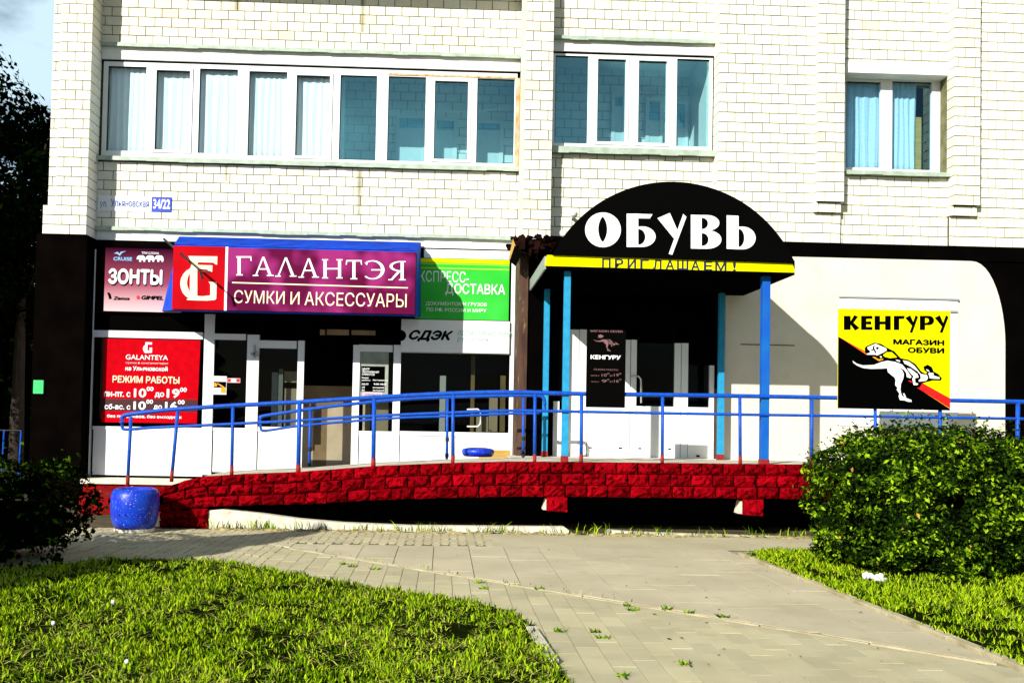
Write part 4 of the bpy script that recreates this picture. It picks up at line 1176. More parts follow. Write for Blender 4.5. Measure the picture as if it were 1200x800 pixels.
for body, a, t_, b, bt, m, kw in (('GALANTEYA', 147.5, 415.8, 197, 421.5, 'white_letters', dict(bold=.01)),
        ('сумки & кожгалантерея', 147.5, 424.2, 197, 427, 'pink_letters', dict()),
        ('на Ульяновской', 147, 429, 196.8, 434.5, 'white_letters', dict(bold=.04)),
        ('РЕЖИМ РАБОТЫ', 132, 440.5, 210.5, 448.8, 'cream_letters', dict(bold=.025)),
        ('пн-пт. с', 122, 458.8, 153, 464.8, 'white_letters', dict(bold=.03)), ('10', 157, 455, 171.5, 465.5, 'white_letters', dict(bold=.03)),
        ('00', 172, 453, 180, 458, 'white_letters', dict(bold=.03)), ('до', 181.5, 459.5, 192.5, 466, 'white_letters', dict(bold=.03)),
        ('19', 195.5, 455.5, 210.5, 466, 'white_letters', dict(bold=.03)), ('00', 211, 454, 219, 459, 'white_letters', dict(bold=.03)),
        ('сб-вс. с', 122.5, 473, 153, 479.5, 'white_letters', dict(bold=.03)), ('10', 156.5, 470, 171, 480, 'white_letters', dict(bold=.03)),
        ('00', 171.5, 468, 179.5, 473, 'white_letters', dict(bold=.03)), ('до', 180, 474.5, 190, 480.5, 'white_letters', dict(bold=.03)),
        ('16', 193.5, 470.5, 208, 480.5, 'white_letters', dict(bold=.03)), ('00', 208.5, 468.5, 216.5, 473.5, 'white_letters', dict(bold=.03)),
        ('без перерывов, без выходных', 125.5, 486, 213, 490.5, 'white_letters', dict(bold=.03))):
    tpx(body, a, t_, b, bt, YO - 0.001, m, po, **kw)

# green express delivery sign and the logistics board
YE = 0.95
po = thing('delivery_sign', (PX(542, 340, YE), YE, PZ(542, 375, YE)), 'bright green express delivery sign with yellow stripes right of the awning', 'shop sign')
mb = MB(); mb.box(PX(487, 340, YE), PX(596.5, 340, YE), YE, YE + 0.04, PZ(545, 374.5, YE), PZ(545, 303.5, YE)); mb.build('sheet', 'sign_green', po)
for (a, b, m) in ((304, 308.3, 'bright_yellow'), (309.3, 310.3, 'lime'), (314.3, 315.5, 'lime')):
    mb = MB(); mb.box(PX(487, 340, YE) + .002, PX(596.5, 340, YE) - .002, YE - 0.002, YE + 0.01, PZ(545, b, YE), PZ(545, a, YE)); mb.build('stripe', m, po)
tpx('ЭКСПРЕСС-', 483, 317.5, 549.5, 330.5, YE, 'white_letters', po, bold=0.0)
tpx('ДОСТАВКА', 522, 332.5, 592, 347, YE, 'white_letters', po, bold=0.015)
tpx('ДОКУМЕНТОВ И ГРУЗОВ', 499, 354, 570.5, 359, YE, 'white_letters', po, bold=0.01)
tpx('ПО РФ, РОССИИ И МИРУ', 500, 361, 570, 366, YE, 'white_letters', po, bold=0.01)
po = thing('logistics_board', (PX(535, 393, YE), YE, PZ(535, 412, YE)), 'white board with black slanted logistics lettering under the green sign', 'shop sign')
mb = MB(); mb.box(PX(470, 393, YE), PX(597, 393, YE), YE + 0.001, YE + 0.05, PZ(535, 413, YE), PZ(535, 375.2, YE)); mb.build('sheet', 'white_panel', po)
tpx('СДЭК', 479, 386.8, 531.5, 400.5, YE, 'black_letters', po, bold=0.055, shear=0.35)
tpx('логистические', 535.5, 387.5, 598, 393.5, YE, 'grey_letters', po, bold=0.0, shear=0.25)
tpx('решения', 535.5, 395.5, 572.5, 401, YE, 'grey_letters', po, bold=0.0, shear=0.25)
g_ = Z(350, 270, 4.0, YE)
mb = MB(); mb.prism([g_(*p) for p in arc(478, 492, 26, 26, 0, 360, 18)[:-1]], YE - .003, YE); mb.build('round_mark', 'black_letters', po)
# fascia above
mb = MB(); mb.box(PX(497, 295, .97), xs1[1], 0.972, YL1 + 0.01, PZ(545, 303, .97), PZ(545, 293, .97)); mb.build('white_band', 'white_panel', house)
mb = MB(); mb.box(xs1[0], xs1[1], 1.03, 1.045, PZ(345, 297, 1.0), zL1b - 0.211); mb.build('dark_band', 'dark_soffit', house)

# address plates
Yn = YL1 - 0.012
po = thing('street_name_plate', (PX(146, 239, Yn), Yn, PZ(146, 248, Yn)), 'white street name plate on the bricks above the umbrella poster', 'plate')
mb = MB(); mb.box(PX(114.5, 238, Yn), PX(177.8, 239, Yn), Yn, Yn + 0.018, PZ(150, 247.8, Yn), PZ(150, 229.8, Yn)); mb.build('sheet', 'white_panel', po, bevel=0.003)
tpx('ул.', 117, 236.5, 125.5, 244.5, Yn, 'pale_blue_letters', po, bold=0.0)
tpx('Ульяновская', 130, 233.5, 174.5, 242.5, Yn, 'pale_blue_letters', po, bold=0.012)
po = thing('house_number_plate', (PX(189, 239, Yn), Yn, PZ(189, 248, Yn)), 'small blue plate with the white number 34/22 beside the street name', 'plate')
mb = MB(); mb.box(PX(178.3, 239, Yn), PX(200.8, 239, Yn), Yn - 0.002, Yn + 0.018, PZ(189.5, 248.2, Yn), PZ(189.5, 230.9, Yn)); mb.build('sheet', 'sign_blue', po, bevel=0.003)
tpx('34/22', 179.6, 233.5, 199.5, 245, Yn - .002, 'white_letters', po, bold=0.035)

# small things on the shop glass
po = thing('window_poster', (PX(257, 449, YO), YO, PZ(257, 462, YO)), 'small picture poster with pink heading on the narrow window left of the first door', 'poster')
mb = MB(); mb.box(PX(249.8, 450, YO), PX(265.5, 450, YO), YO, YO + 0.006, PZ(257, 462, YO), PZ(257, 440.5, YO)); mb.build('sheet', 'white_panel', po)
mb = MB(); mb.box(PX(250.4, 450, YO), PX(265, 450, YO), YO - .002, YO, PZ(257, 454, YO), PZ(257, 447, YO)); mb.build('picture', 'black_letters', po)
mb = MB(); mb.box(PX(250.4, 450, YO), PX(265, 450, YO), YO - .002, YO, PZ(257, 444.5, YO), PZ(257, 441, YO)); mb.build('heading', 'poster_pink', po)
g6b = Z(240, 420, 16.0, YO - .002)
shapes([g6b.poly([(168, 470), (200, 450), (235, 480), (225, 520), (180, 525)]), g6b.poly([(235, 455), (320, 500), (385, 545), (370, 560), (300, 520), (240, 475)]), g6b.poly([(310, 545), (385, 550), (392, 640), (310, 645), (298, 590)])], YO - .002, 'orange', po, name='picture_marks')
po = thing('window_sticker', (PX(275, 445, YO), YO, PZ(275, 449, YO)), 'small red and white sticker on the narrow window beside the picture poster', 'sticker')
mb = MB(); mb.box(PX(266.5, 445, YO), PX(281.5, 445, YO), YO, YO + .004, PZ(274, 448.2, YO), PZ(274, 443, YO)); mb.build('sheet', 'poster_pink', po)
mb = MB(); mb.box(PX(267, 445, YO), PX(270.5, 445, YO), YO - .002, YO, PZ(269, 447.4, YO), PZ(269, 443.6, YO)); mb.box(PX(277, 445, YO), PX(281, 445, YO), YO - .002, YO, PZ(279, 447.4, YO), PZ(279, 443.6, YO)); mb.build('red_marks', 'red_plain', po)
Yd = YSF + 0.022
po = thing('door_hours_notice', (PX(438, 440, Yd), Yd, PZ(438, 466, Yd)), 'dark notice with white opening hours on the glass of the second shop door', 'notice')
mb = MB(); mb.box(PX(421.5, 440, Yd), PX(455, 440, Yd), Yd + .002, Yd + .006, PZ(438, 466, Yd), PZ(438, 411.5, Yd)); mb.build('sheet', 'poster_grey', po)
mb = MB(); mb.box(PX(423, 440, Yd), PX(451, 440, Yd), Yd, Yd + .003, PZ(438, 459, Yd), PZ(438, 429, Yd)); mb.build('dark_field', 'black_letters', po)
rows = [('ЦЕНТР', 424.5, 431, 433, 3), ('ОБСЛУЖИВАНИЯ', 424.5, 434.5, 444, 2.4), ('КЛИЕНТОВ', 424.5, 437.5, 439, 2.2), ('Режим', 424, 441.5, 432, 2), ('работы', 424, 444.5, 434, 2), ('без перерыва', 437, 444.5, 454.5, 2),
        ('пн-пт', 424, 449, 432, 2), ('9:00-18:00', 438, 449, 453, 2), ('сб', 424, 452.5, 427.5, 2), ('выходной', 437, 453, 450, 2), ('вс', 424, 456, 427.5, 2), ('выходной', 437, 456.3, 450, 2)]
for (bdy, a, ty, b, hh) in rows: tpx(bdy, a, ty, b, ty + hh, Yd, 'white_letters', po, bold=0.02)
mb = MB(); mb.box(PX(425, 462, Yd), PX(448, 462, Yd), Yd - .002, Yd, PZ(436, 466, Yd), PZ(436, 459.3, Yd)); mb.build('card', 'poster_pink', po)
tpx('ОТКРЫТО', 427.5, 461.3, 446, 464, Yd - .002, 'black_letters', po, bold=0.0)
mb = MB(); mb.box(PX(39.3, 453, YLP), PX(51, 453, YLP), YLP - .01, YLP + .018, PZ(45, 461, YLP), PZ(45, 445.3, YLP))
tag(mb.build('green_notice', 'notice_green'), 'small green notice stuck on the dark left column', 'notice')

# ================================================================== RAMP AND WALKWAY
YR = -2.0
top_px = [(187, 572), (205, 566.5), (232, 558), (290, 554.5), (348, 552.5), (400, 548.5), (439, 545.5), (520, 542), (600, 540), (700, 541), (940, 543.6), (1330, 550)]
bot_px = [(187, 600), (205, 597), (232, 594), (290, 592), (348, 591), (400, 588.5), (439, 586), (520, 583.5), (600, 582), (700, 582.5), (940, 584.8), (1330, 590)]
top = [P(a, b, YR) for a, b in top_px]; bot = [P(a, b, YR) for a, b in bot_px]
tx, tz = [p[0] for p in top], [p[1] for p in top]; bx_, bz = [p[0] for p in bot], [p[1] for p in bot]
ft = lambda x: float(np.interp(x, tx, tz)); fb = lambda x: float(np.interp(x, bx_, bz))
walk = thing('entrance_ramp', (PX(600, 600, YR), YR, 0), 'long raised walkway and ramp faced with red painted rough blocks', 'ramp')
mb = MB()
xsn = list(np.linspace(tx[0], tx[-1], 60))
mb.prism([(x, ft(x) - 0.012) for x in xsn] + [(x, fb(x) + 0.012) for x in reversed(xsn)], YR + 0.03, -0.75)
mb.build('deck', 'concrete', walk)
mb = MB(); mb.box(PX(600, 540, -.7), tx[-1], -0.75, 0.02, ZF - 0.15, ZF - 0.03); mb.box(PX(600, 540, -.7), PX(850, 540, 0), 0.021, 0.36, ZF - 0.15, ZF - 0.034)
mb.build('landing', 'pale_concrete', walk)
mb = MB(); mb.prism([(x, ft(x) - 0.005) for x in xsn] + [(x, fb(x) + 0.004) for x in reversed(xsn)], YR + 0.012, YR + 0.029)
mb.build('mortar_bed', 'red_joint', walk)
def rough_block(x0, x1, za0, za1, zb0, zb1, Y, depth=0.05, nx=6, nz=4, proud=0.05):
    """a split-faced block; za = bottom edge at x0, x1; zb = top edge"""
    mb = MB()
    for j in range(nz + 1):
        for i in range(nx + 1):
            u, v = i / nx, j / nz
            x = x0 + (x1 - x0) * u
            zl = za0 + (za1 - za0) * u; zh = zb0 + (zb1 - zb0) * u
            edge = i in (0, nx) or j in (0, nz)
            y = Y - (0.004 if edge else random.uniform(0.25, 1.0) * proud)
            jx = random.uniform(-.012, .012); jz = random.uniform(-.010, .010)
            mb.vert((x + (jx if not i in (0, nx) else jx * .6), y, zl + (zh - zl) * v + (jz if not j in (0, nz) else jz * .5)))
    W_ = nx + 1
    for j in range(nz):
        for i in range(nx): mb.f.append((j * W_ + i, j * W_ + i + 1, (j + 1) * W_ + i + 1, (j + 1) * W_ + i))
    b = len(mb.v)
    for (x, zv) in ((x0, za0), (x1, za1), (x1, zb1), (x0, zb0)): mb.vert((x, Y + depth, zv))
    c = [0, nx, nz * W_ + nx, nz * W_]
    mb.f += [(c[0], b, b + 1, c[1]), (c[1], b + 1, b + 2, c[2]), (c[2], b + 2, b + 3, c[3]), (c[3], b + 3, b, c[0]), (b, b + 3, b + 2, b + 1)]
    return mb
BW = 0.272
for r in range(3):
    x = tx[0] + (0.0 if r % 2 else -BW / 2) + 0.05 * r
    while x < tx[-1]:
        w = BW * random.uniform(0.96, 1.05)
        xa_, xb2 = max(x, tx[0]), x + w - 0.016
        if xb2 - xa_ > 0.06:
            q = lambda xx, k: fb(xx) + (ft(xx) - fb(xx)) * k / 3
            mbk = rough_block(xa_, xb2, q(xa_, r) + .005, q(xb2, r) + .005, q(xa_, r + 1) - .005, q(xb2, r + 1) - .005, YR + 0.010)
            mbk.build('block', 'red_block', walk)
        x += w
for (a, b, c, d) in ((641, 665, 582.6, 598.5), (871, 895, 585.2, 603)):
    x0_, zz0 = P(a, d, YR - .02); x1_, zz1 = P(b, c, YR - .02)
    rough_block(x0_, x1_, zz0, zz0 - .01, zz1, zz1, YR - 0.0, 0.25, 5, 4, 0.04).build('support_stub', 'red_block', walk)
    mb = MB(); mb.prism([(x0_ + .0, zz0 + .01), (x0_ - .045, zz0 + .01), (x0_ - .008, zz1 - .03), (x0_, zz1 - .03)], YR + .02, YR + .22); mb.build('render_patch', 'pale_concrete', walk)
# left foot of the ramp standing on the ground
x0_, x1_ = PX(187, 600, YR), PX(243.5, 600, YR)
mb = MB(); mb.box(x0_ + .01, x1_ - .01, YR + .03, -0.8, 0, fb(x0_) + .02); mb.build('foot_wall', 'red_floor', walk)
xm_ = PX(222, 600, YR)
for (a, b) in ((x0_, (x0_ + xm_) / 2 - .006), ((x0_ + xm_) / 2 + .006, xm_ - .006), (xm_, x1_)):
    for k in range(2):
        h_ = fb(a); rough_block(a, b - .004, h_ * k / 2 + .004, h_ * k / 2 + .004, h_ * (k + 1) / 2 - .006, h_ * (k + 1) / 2 - .006, YR + .012).build('block', 'red_block', walk)
# cross wall holding the deck, dark space below
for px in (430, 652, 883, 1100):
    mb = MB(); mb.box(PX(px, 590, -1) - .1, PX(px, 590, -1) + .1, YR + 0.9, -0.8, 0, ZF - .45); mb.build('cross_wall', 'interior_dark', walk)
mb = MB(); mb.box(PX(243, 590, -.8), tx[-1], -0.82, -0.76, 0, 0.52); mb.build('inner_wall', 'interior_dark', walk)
# shop plinth on the left with its red painted face
mb = MB(); mb.box(PX(103, 560, .8), PX(602, 560, .8), 0.62, 2.4, 0, 0.33); mb.build('plinth', 'red_floor', walk)
mb = MB(); mb.box(PX(103, 560, .8) - .03, PX(602, 560, .8), 0.58, 2.4, 0.3305, 0.398); mb.build('plinth_cap', 'pale_concrete', walk)
mb = MB(); mb.box(PX(110, 580, 0), PX(192, 580, -.6), -0.55, 0.615, 0, 0.24); mb.build('step', 'red_floor', walk)

# pale concrete edging under the walkway
e1 = [(244, 619), (244, 598), (262, 596.5), (300, 601), (350, 608), (400, 612.5), (480, 616), (600, 617), (662, 617.5), (673, 629)]
Yk = YR + 0.03
pts = [P(a, b, Yk) for a, b in e1]; pts[0] = (pts[0][0], -0.01); pts[-1] = (pts[-1][0], -0.01)
mb = MB(); mb.prism(pts, Yk, Yk + 0.16); tag(mb.build('concrete_edging', 'pale_concrete', None, bevel=0.008), 'long pale concrete edging, high at its left end, lying under the ramp', 'edging', 'edgings under the walkway')
e2 = [(710, 630), (714, 621), (745, 623.5), (800, 625.5), (900, 628.5), (945, 630), (946, 634)]
pts = [P(a, b, Yk) for a, b in e2]; pts[0] = (pts[0][0], -0.01); pts[-1] = (pts[-1][0], -0.01)
mb = MB(); mb.prism(pts, Yk, Yk + 0.14); tag(mb.build('concrete_edging', 'pale_concrete', None, bevel=0.006), 'low pale concrete edging under the walkway in front of the shoe shop', 'edging', 'edgings under the walkway')

# ================================================================== RAILINGS
def polyline(px, Y): return [(*(lambda q: (q[0], Y, q[1]))(P(a, b, Y)),) for a, b in px]
def smooth_path(pts, n=4):
    pts = [Vector(p) for p in pts]; o = []
    for i in range(len(pts) - 1):
        p0, p1_, p2_, p3_ = pts[max(i - 1, 0)], pts[i], pts[i + 1], pts[min(i + 2, len(pts) - 1)]
        for k in range(n):
            t = k / n
            o.append(0.5 * ((2 * p1_) + (p2_ - p0) * t + (2 * p0 - 5 * p1_ + 4 * p2_ - p3_) * t * t + (3 * p1_ - p0 - 3 * p2_ + p3_) * t ** 3))
    o.append(pts[-1]); return o
YB = -1.93
rail = thing('front_railing', (PX(600, 540, YB), YB, ZF - .2), 'long front blue handrail that follows the ramp and ends in a loop at the left', 'railing', 'blue handrails')
tp = [(143, 496), (143.2, 489.5), (148, 486), (175, 482.5), (210, 479), (273, 475), (348, 471), (437, 465.5), (525, 461), (600, 459.4), (667, 461), (777, 462.5), (867, 463.8), (960, 465.5), (1113, 469), (1200, 470.7), (1330, 474)]
bp = [(143, 496), (143.2, 500), (148, 503), (175, 501), (234, 498.3), (300, 495.2), (360, 492), (437, 487.2), (525, 483.5), (600, 481), (667, 482), (777, 484), (867, 485.5), (960, 486.8), (1104, 489), (1200, 490.6), (1330, 493)]
mb = MB(); mb.tube(smooth_path(polyline(tp, YB)), 0.027, 12); mb.build('handrail', 'rail_blue', rail, smooth=True)
mb = MB(); mb.tube(smooth_path(polyline(bp, YB)), 0.019, 10); mb.build('lower_rail', 'rail_blue', rail, smooth=True)
for (bx0, by0, tx0, ty0, r) in ((149.5, 566, 153.5, 488, .021), (201, 561, 208.5, 480, .021), (271.5, 555, 273, 476, .021), (349.5, 553, 351, 472, .028), (437.5, 546, 438.5, 467, .028), (530.5, 543, 531, 462, .022),
                               (626.5, 541.5, 627, 461, .021), (681, 541.5, 681.5, 462, .023), (776, 542, 776.5, 463.5, .021), (867.5, 543, 867, 465, .021), (951, 544.5, 951.5, 466, .021),
                               (1026, 545, 1025.5, 468, .021), (1102, 546, 1101.5, 470, .024), (1192, 547, 1193, 471.5, .026), (1290, 548, 1290, 474, .021)):
    a = P(bx0, by0, YB); b = P(tx0, ty0, YB)
    mb = MB(); mb.tube([(a[0], YB, a[1] - .03), (b[0], YB, b[1])], r, 10); o = mb.build('post', 'rail_blue', rail, smooth=True)
    mb = MB(); l = 0.09 / max(b[1] - a[1], .1)
    mb.tube([(a[0], YB, a[1] - .035), (a[0] + (b[0] - a[0]) * l, YB, a[1] + 0.10)], r + .002, 10); mb.build('painted_foot', 'rail_red', o, smooth=True)
YI = -0.72
rail2 = thing('inner_railing', (PX(470, 540, YI), YI, .8), 'shorter inner blue handrail behind the ramp, looped at its left end before the doors', 'railing', 'blue handrails')
tp = [(305, 496), (304.7, 490), (310, 487), (350, 481), (400, 474.5), (467, 468), (525, 465), (600, 463.3), (630, 463.5), (636.5, 465.5), (638.5, 473), (637.5, 480), (630, 483)]
bp = [(305, 496), (305.5, 501), (311, 504.3), (349, 499), (400, 494.3), (467, 489.5), (525, 487.5), (600, 484.5), (632, 484)]
mb = MB(); mb.tube(smooth_path(polyline(tp, YI)), 0.023, 12); mb.build('handrail', 'rail_blue', rail2, smooth=True)
mb = MB(); mb.tube(smooth_path(polyline(bp, YI)), 0.018, 10); mb.build('lower_rail', 'rail_blue', rail2, smooth=True)
for (bx0, by0, tx0) in ((362.5, 552, 363.5), (523.5, 540, 524.5), (613, 539, 613.5)):
    a = P(bx0, by0 + 4, YI); b = P(tx0, 466 if tx0 > 400 else 480, YI)
    mb = MB(); mb.tube([(a[0], YI, a[1]), (b[0], YI, b[1])], .02, 10); o = mb.build('post', 'rail_blue', rail2, smooth=True)
    for zc in (0.10, 0.32):
        mb = MB(); mb.tube([(a[0], YI, a[1] + zc), (a[0], YI, a[1] + zc + .055)], .027, 10); mb.build('clamp', 'black_rubber', o)

# boards hung on the railing
YK = YB - 0.035
bn = thing('shoe_shop_banner', (PX(710, 430, YK), YK, PZ(710, 477, YK)), 'narrow black shoe shop hours board fixed to the railing before the white doors', 'board')
mb = MB(); mb.box(PX(687, 430, YK), PX(732.8, 430, YK), YK - .012, YK, PZ(710, 477.3, YK), PZ(710, 386.5, YK)); mb.build('sheet', 'black_gloss', bn)
mb = MB(); mb.box(PX(688, 470, YK), PX(732, 470, YK), YK + .0005, YK + .01, PZ(710, 466, YK), PZ(710, 460, YK)); mb.build('clamp', 'grey_metal', bn)
YK2 = YK - .012
tpx('МАГАЗИН ОБУВИ', 692, 386.8, 729.5, 389.3, YK2, 'dim_letters', bn, bold=.02)
tpx('КЕНГУРУ', 692, 416, 727.5, 421, YK2, 'white_letters', bn, bold=.05)
tpx('РЕЖИМ РАБОТЫ', 696, 432, 724, 434, YK2, 'dim_letters', bn, bold=-.005)
for ty, d1, d2, d3 in ((438, 'пн-пт с', '10', '19'), (445, 'сб-вс с', '9', '16')):
    tpx(d1, 692.5, ty + 1.2, 702, ty + 2.8, YK2, 'dim_letters', bn); tpx(d2, 705, ty - .3, 711, ty + 3, YK2, 'dim_letters', bn); tpx('00', 711.5, ty - 1.3, 714, ty + .6, YK2, 'dim_letters', bn)
    tpx('до', 714.5, ty + 1.2, 718, ty + 3, YK2, 'dim_letters', bn); tpx(d3, 719.5, ty - .3, 725, ty + 3, YK2, 'dim_letters', bn); tpx('00', 725.5, ty - 1.3, 728, ty + .6, YK2, 'dim_letters', bn)
K_BLACK = [(180, 130), (200, 105), (300, 62), (380, 80), (440, 120), (530, 165), (605, 245), (700, 265), (780, 315), (850, 405), (900, 428), (915, 412), (880, 385), (870, 345), (920, 320), (970, 350), (990, 400), (1045, 430),
           (1088, 480), (1075, 507), (980, 505), (900, 525), (850, 540), (845, 560), (820, 592), (700, 560), (500, 480), (300, 310), (230, 225), (190, 185)]
K_WHITE = {
    'face': [(215, 115), (310, 75), (355, 95), (435, 130), (440, 155), (400, 180), (325, 215), (310, 205), (215, 205), (200, 195), (245, 182), (245, 165), (215, 135)],
    'running_kangaroo': [(40, 275), (90, 310), (160, 330), (290, 325), (380, 290), (450, 275), (540, 290), (620, 320), (660, 365), (700, 420), (730, 465), (715, 480), (675, 465), (670, 420), (640, 380), (575, 350), (625, 392), (640, 430), (635, 480), (605, 550),
             (600, 620), (615, 680), (650, 705), (730, 735), (730, 757), (690, 755), (650, 740), (595, 735), (580, 690), (590, 660), (555, 610), (570, 600), (540, 560), (545, 500), (530, 470), (455, 410), (445, 362), (380, 368), (250, 370), (160, 360), (90, 330), (50, 300)],
    'back': [(630, 270), (700, 285), (765, 335), (840, 430), (910, 440), (925, 480), (900, 510), (820, 520), (812, 510), (840, 480), (835, 440), (800, 400), (720, 345), (650, 310)],
    'forearm': [(680, 360), (720, 370), (800, 430), (815, 470), (770, 480), (775, 530), (810, 545), (800, 560), (755, 560), (750, 540), (740, 490), (755, 455), (735, 440), (690, 385)],
    'ear': [(900, 370), (935, 390), (943, 408), (912, 392)],
    'head': [(940, 415), (990, 420), (985, 445), (1010, 455), (1060, 470), (1060, 488), (985, 485), (945, 480), (935, 440), (925, 430)],
    'hand': [(545, 262), (595, 272), (595, 290), (560, 278)], 'button': [(360, 222), (380, 222), (384, 238), (366, 242)], 'toe': [(630, 660), (645, 655), (668, 705), (655, 708)]}
def kang_marks(o, Zf, Y, sc=1.0, m1='white_letters', board=True, offs=(0, 0)):
    T = lambda pts: Zf.poly([(offs[0] + a * sc, offs[1] + b * sc) for a, b in pts])
    if board:
        shapes([T(K_BLACK)], Y, 'black_letters', o, name='outline', depth=.001)
        shapes([T([(395, 210), (440, 175), (500, 175), (562, 236), (480, 245), (420, 230)])], Y, 'bright_yellow', o, name='gap', depth=.002)
        shapes([T([(270, 230), (300, 230), (345, 258), (385, 255), (400, 250), (398, 262), (350, 280)])], Y, 'orange', o, name='gap', depth=.002)
        shapes([T([(690, 508), (712, 505), (737, 525), (730, 532)])], Y, 'red_plain', o, name='gap', depth=.002)
    for k, p in K_WHITE.items(): shapes([T(p)], Y, m1, o, name=k, depth=.003)
    if board:
        shapes([T(arc(330, 128, 17, 15, 0, 360, 12)[:-1])], Y, 'black_letters', o, name='eye', depth=.004)
        shapes([T([(278, 105), (300, 95), (292, 125), (312, 165), (322, 200), (300, 180), (285, 150), (262, 160), (240, 158), (275, 140)])], Y, 'black_letters', o, name='hair_curl', depth=.004)
zk = Z(970, 340, 5.333, YK2)
zb_ = Z(685, 380, 11.43, YK2)
kang_marks(bn, zb_, YK2, 0.33, 'dim_letters', False, (110, 110))
bd = thing('kangaroo_board', (PX(1047, 420, YK), YK, PZ(1047, 480, YK)), 'square yellow and black shoe shop board with running kangaroo hung on the railing', 'board')
x0, x1 = PX(981.6, 420, YK), PX(1113, 420, YK); z0_, z1_ = PZ(1047, 479.5, YK), PZ(1047, 363, YK)
mb = MB(); mb.box(x0, x1, YK2, YK, z0_, z1_); mb.build('sheet', 'bright_yellow', bd)
mb = MB(); mb.prism([P(983, 394.5, YK2), (x1, P(1113, 466.5, YK2)[1]), (x1, P(1113, 478.5, YK2)[1]), P(983, 396, YK2)], YK2 - .0015, YK2 + .001)
mb.build('red_stripe', 'red_plain', bd)
mb = MB(); mb.prism([(x0, PZ(982, 393, YK2)), P(1010, 411, YK2), P(1031, 421.5, YK2), P(1028, 423.5, YK2)], YK2 - .002, YK2 + .001); mb.build('orange_stripe', 'orange', bd)
mb = MB(); mb.prism([(x0 + .001, PZ(982, 394.2, YK2)), (x1 - .001, PZ(1113, 479, YK2)), (x1 - .001, z0_ + .001), (x0 + .001, z0_ + .001)], YK2 - .003, YK2 + .001); mb.build('black_field', 'black_letters', bd)
kang_marks(bd, Z(995, 395, 10.0, YK2 - .003), YK2 - .003)
K = lambda pts: zk.poly(pts)
# КЕНГУРУ, heavy display capitals
L_ = []
def RR(a, b, c, d): L_.append([(a, b), (c, b), (c, d), (a, d)])
RR(100, 160, 142, 247); L_.append([(142, 195), (165, 155), (188, 165), (160, 203), (198, 235), (170, 252), (142, 215)])
RR(208, 160, 240, 247); RR(240, 160, 278, 178); RR(240, 229, 278, 247); L_.append([(240, 196), (268, 193), (272, 204), (268, 214), (240, 211)])
RR(292, 160, 325, 247); RR(325, 195, 358, 212); RR(358, 160, 392, 247)
RR(412, 160, 445, 247); L_.append([(445, 160), (480, 160), (474, 178), (445, 178)])
L_.append([(484, 172), (515, 157), (535, 205), (528, 225)]); L_.append([(548, 157), (562, 166), (526, 266), (512, 262)])
RR(575, 160, 606, 247)
L_.append([(668, 172), (699, 157), (720, 205), (712, 225)]); L_.append([(738, 157), (752, 166), (714, 266), (700, 262)])
Po = [(604, 160)] + arc(632, 188, 30, 28, -90, 90, 12) + [(604, 216)]
Pi = [(606, 172)] + arc(614, 188, 18, 16, -90, 90, 12) + [(606, 205)]
shapes([K(p) for p in L_], YK2, 'black_letters', bd, rings=[(K(Po), K(Pi))])
tpx('МАГАЗИН', 1046.5, 397.5, 1106.5, 404.3, YK2, 'black_letters', bd, bold=.055)
tpx('ОБУВИ', 1063.5, 407, 1106.5, 413.8, YK2, 'black_letters', bd, bold=.055)

# ================================================================== SMALL THINGS ON THE GROUND
xb0, yb0 = PX(158, 600, -2.42), -2.42
bn_ = thing('litter_bin', (xb0, yb0, 0), 'round bright blue litter bin with paint specks at the foot of the ramp', 'bin')
mb = MB(); mb.lathe([(.19, .045), (.225, .05), (.255, .12), (.272, .22), (.278, .34), (.272, .44), (.245, .50), (.21, .515), (.185, .50), (.17, .42), (.0, .40)], xb0, yb0, 36)
mb.build('body', 'bin_blue', bn_, smooth=True)
mb = MB(); mb.lathe([(.22, .0), (.235, .01), (.235, .045), (.0, .046)], xb0, yb0, 30); mb.build('base', 'pale_concrete', bn_)
mb = MB(); mb.lathe([(.163, .41), (.0, .412)], xb0, yb0, 24); mb.build('liner', 'black_rubber', bn_)
Yv = -0.2
x0 = PX(560, 538, Yv)
mb = MB(); mb.lathe([(.20, ZF - .04), (.23, ZF), (.235, ZF + .045), (.21, ZF + .07), (.12, ZF + .085), (0, ZF + .088)], x0, Yv, 28)
tag(mb.build('blue_basin', 'bin_blue', None, smooth=True), 'upturned glossy blue basin behind the ramp below the right shop window', 'basin')
mb = MB(); mb.box(PX(561, 532, .75), PX(598, 532, .75), .72, .76, PZ(580, 541, .75), PZ(580, 527, .75))
tag(mb.build('wooden_plank', 'wood', None, bevel=.003), 'yellow wooden plank leaning under the right shop window', 'plank')
gx, gy = G(1023, 683)
o = lumps('crumpled_paper', [(gx - .05, gy, .06, .06, .04, .035), (gx + .05, gy - .02, .045, .06, .05, .04)], 'paper', None, 9)
tag(o, 'crumpled white paper lying in the grass before the right hedge', 'litter')
for (px, py, r) in ((132, 715, .013), (62, 741, .012), (148, 788, .011)):
    gx, gy = G(px, py)
    t = thing('dandelion_clock', (gx, gy, 0.02), {132: 'pale dandelion clock in the left lawn, the farthest of the three heads', 62: 'pale dandelion clock nearest the left edge of the lawn', 148: 'small pale dandelion head at the bottom of the lawn'}[px], 'dandelion', 'dandelions in the lawn')
    mb = MB(); mb.tube([(gx, gy, 0.02), (gx, gy, .055)], .003, 5); mb.build('stem', 'dark_leaf', t)
    o = lumps('seed_head', [(gx, gy, .062, r * 1.1, r * 1.1, r * 1.1)], 'paper', t, 3, amp=.15)

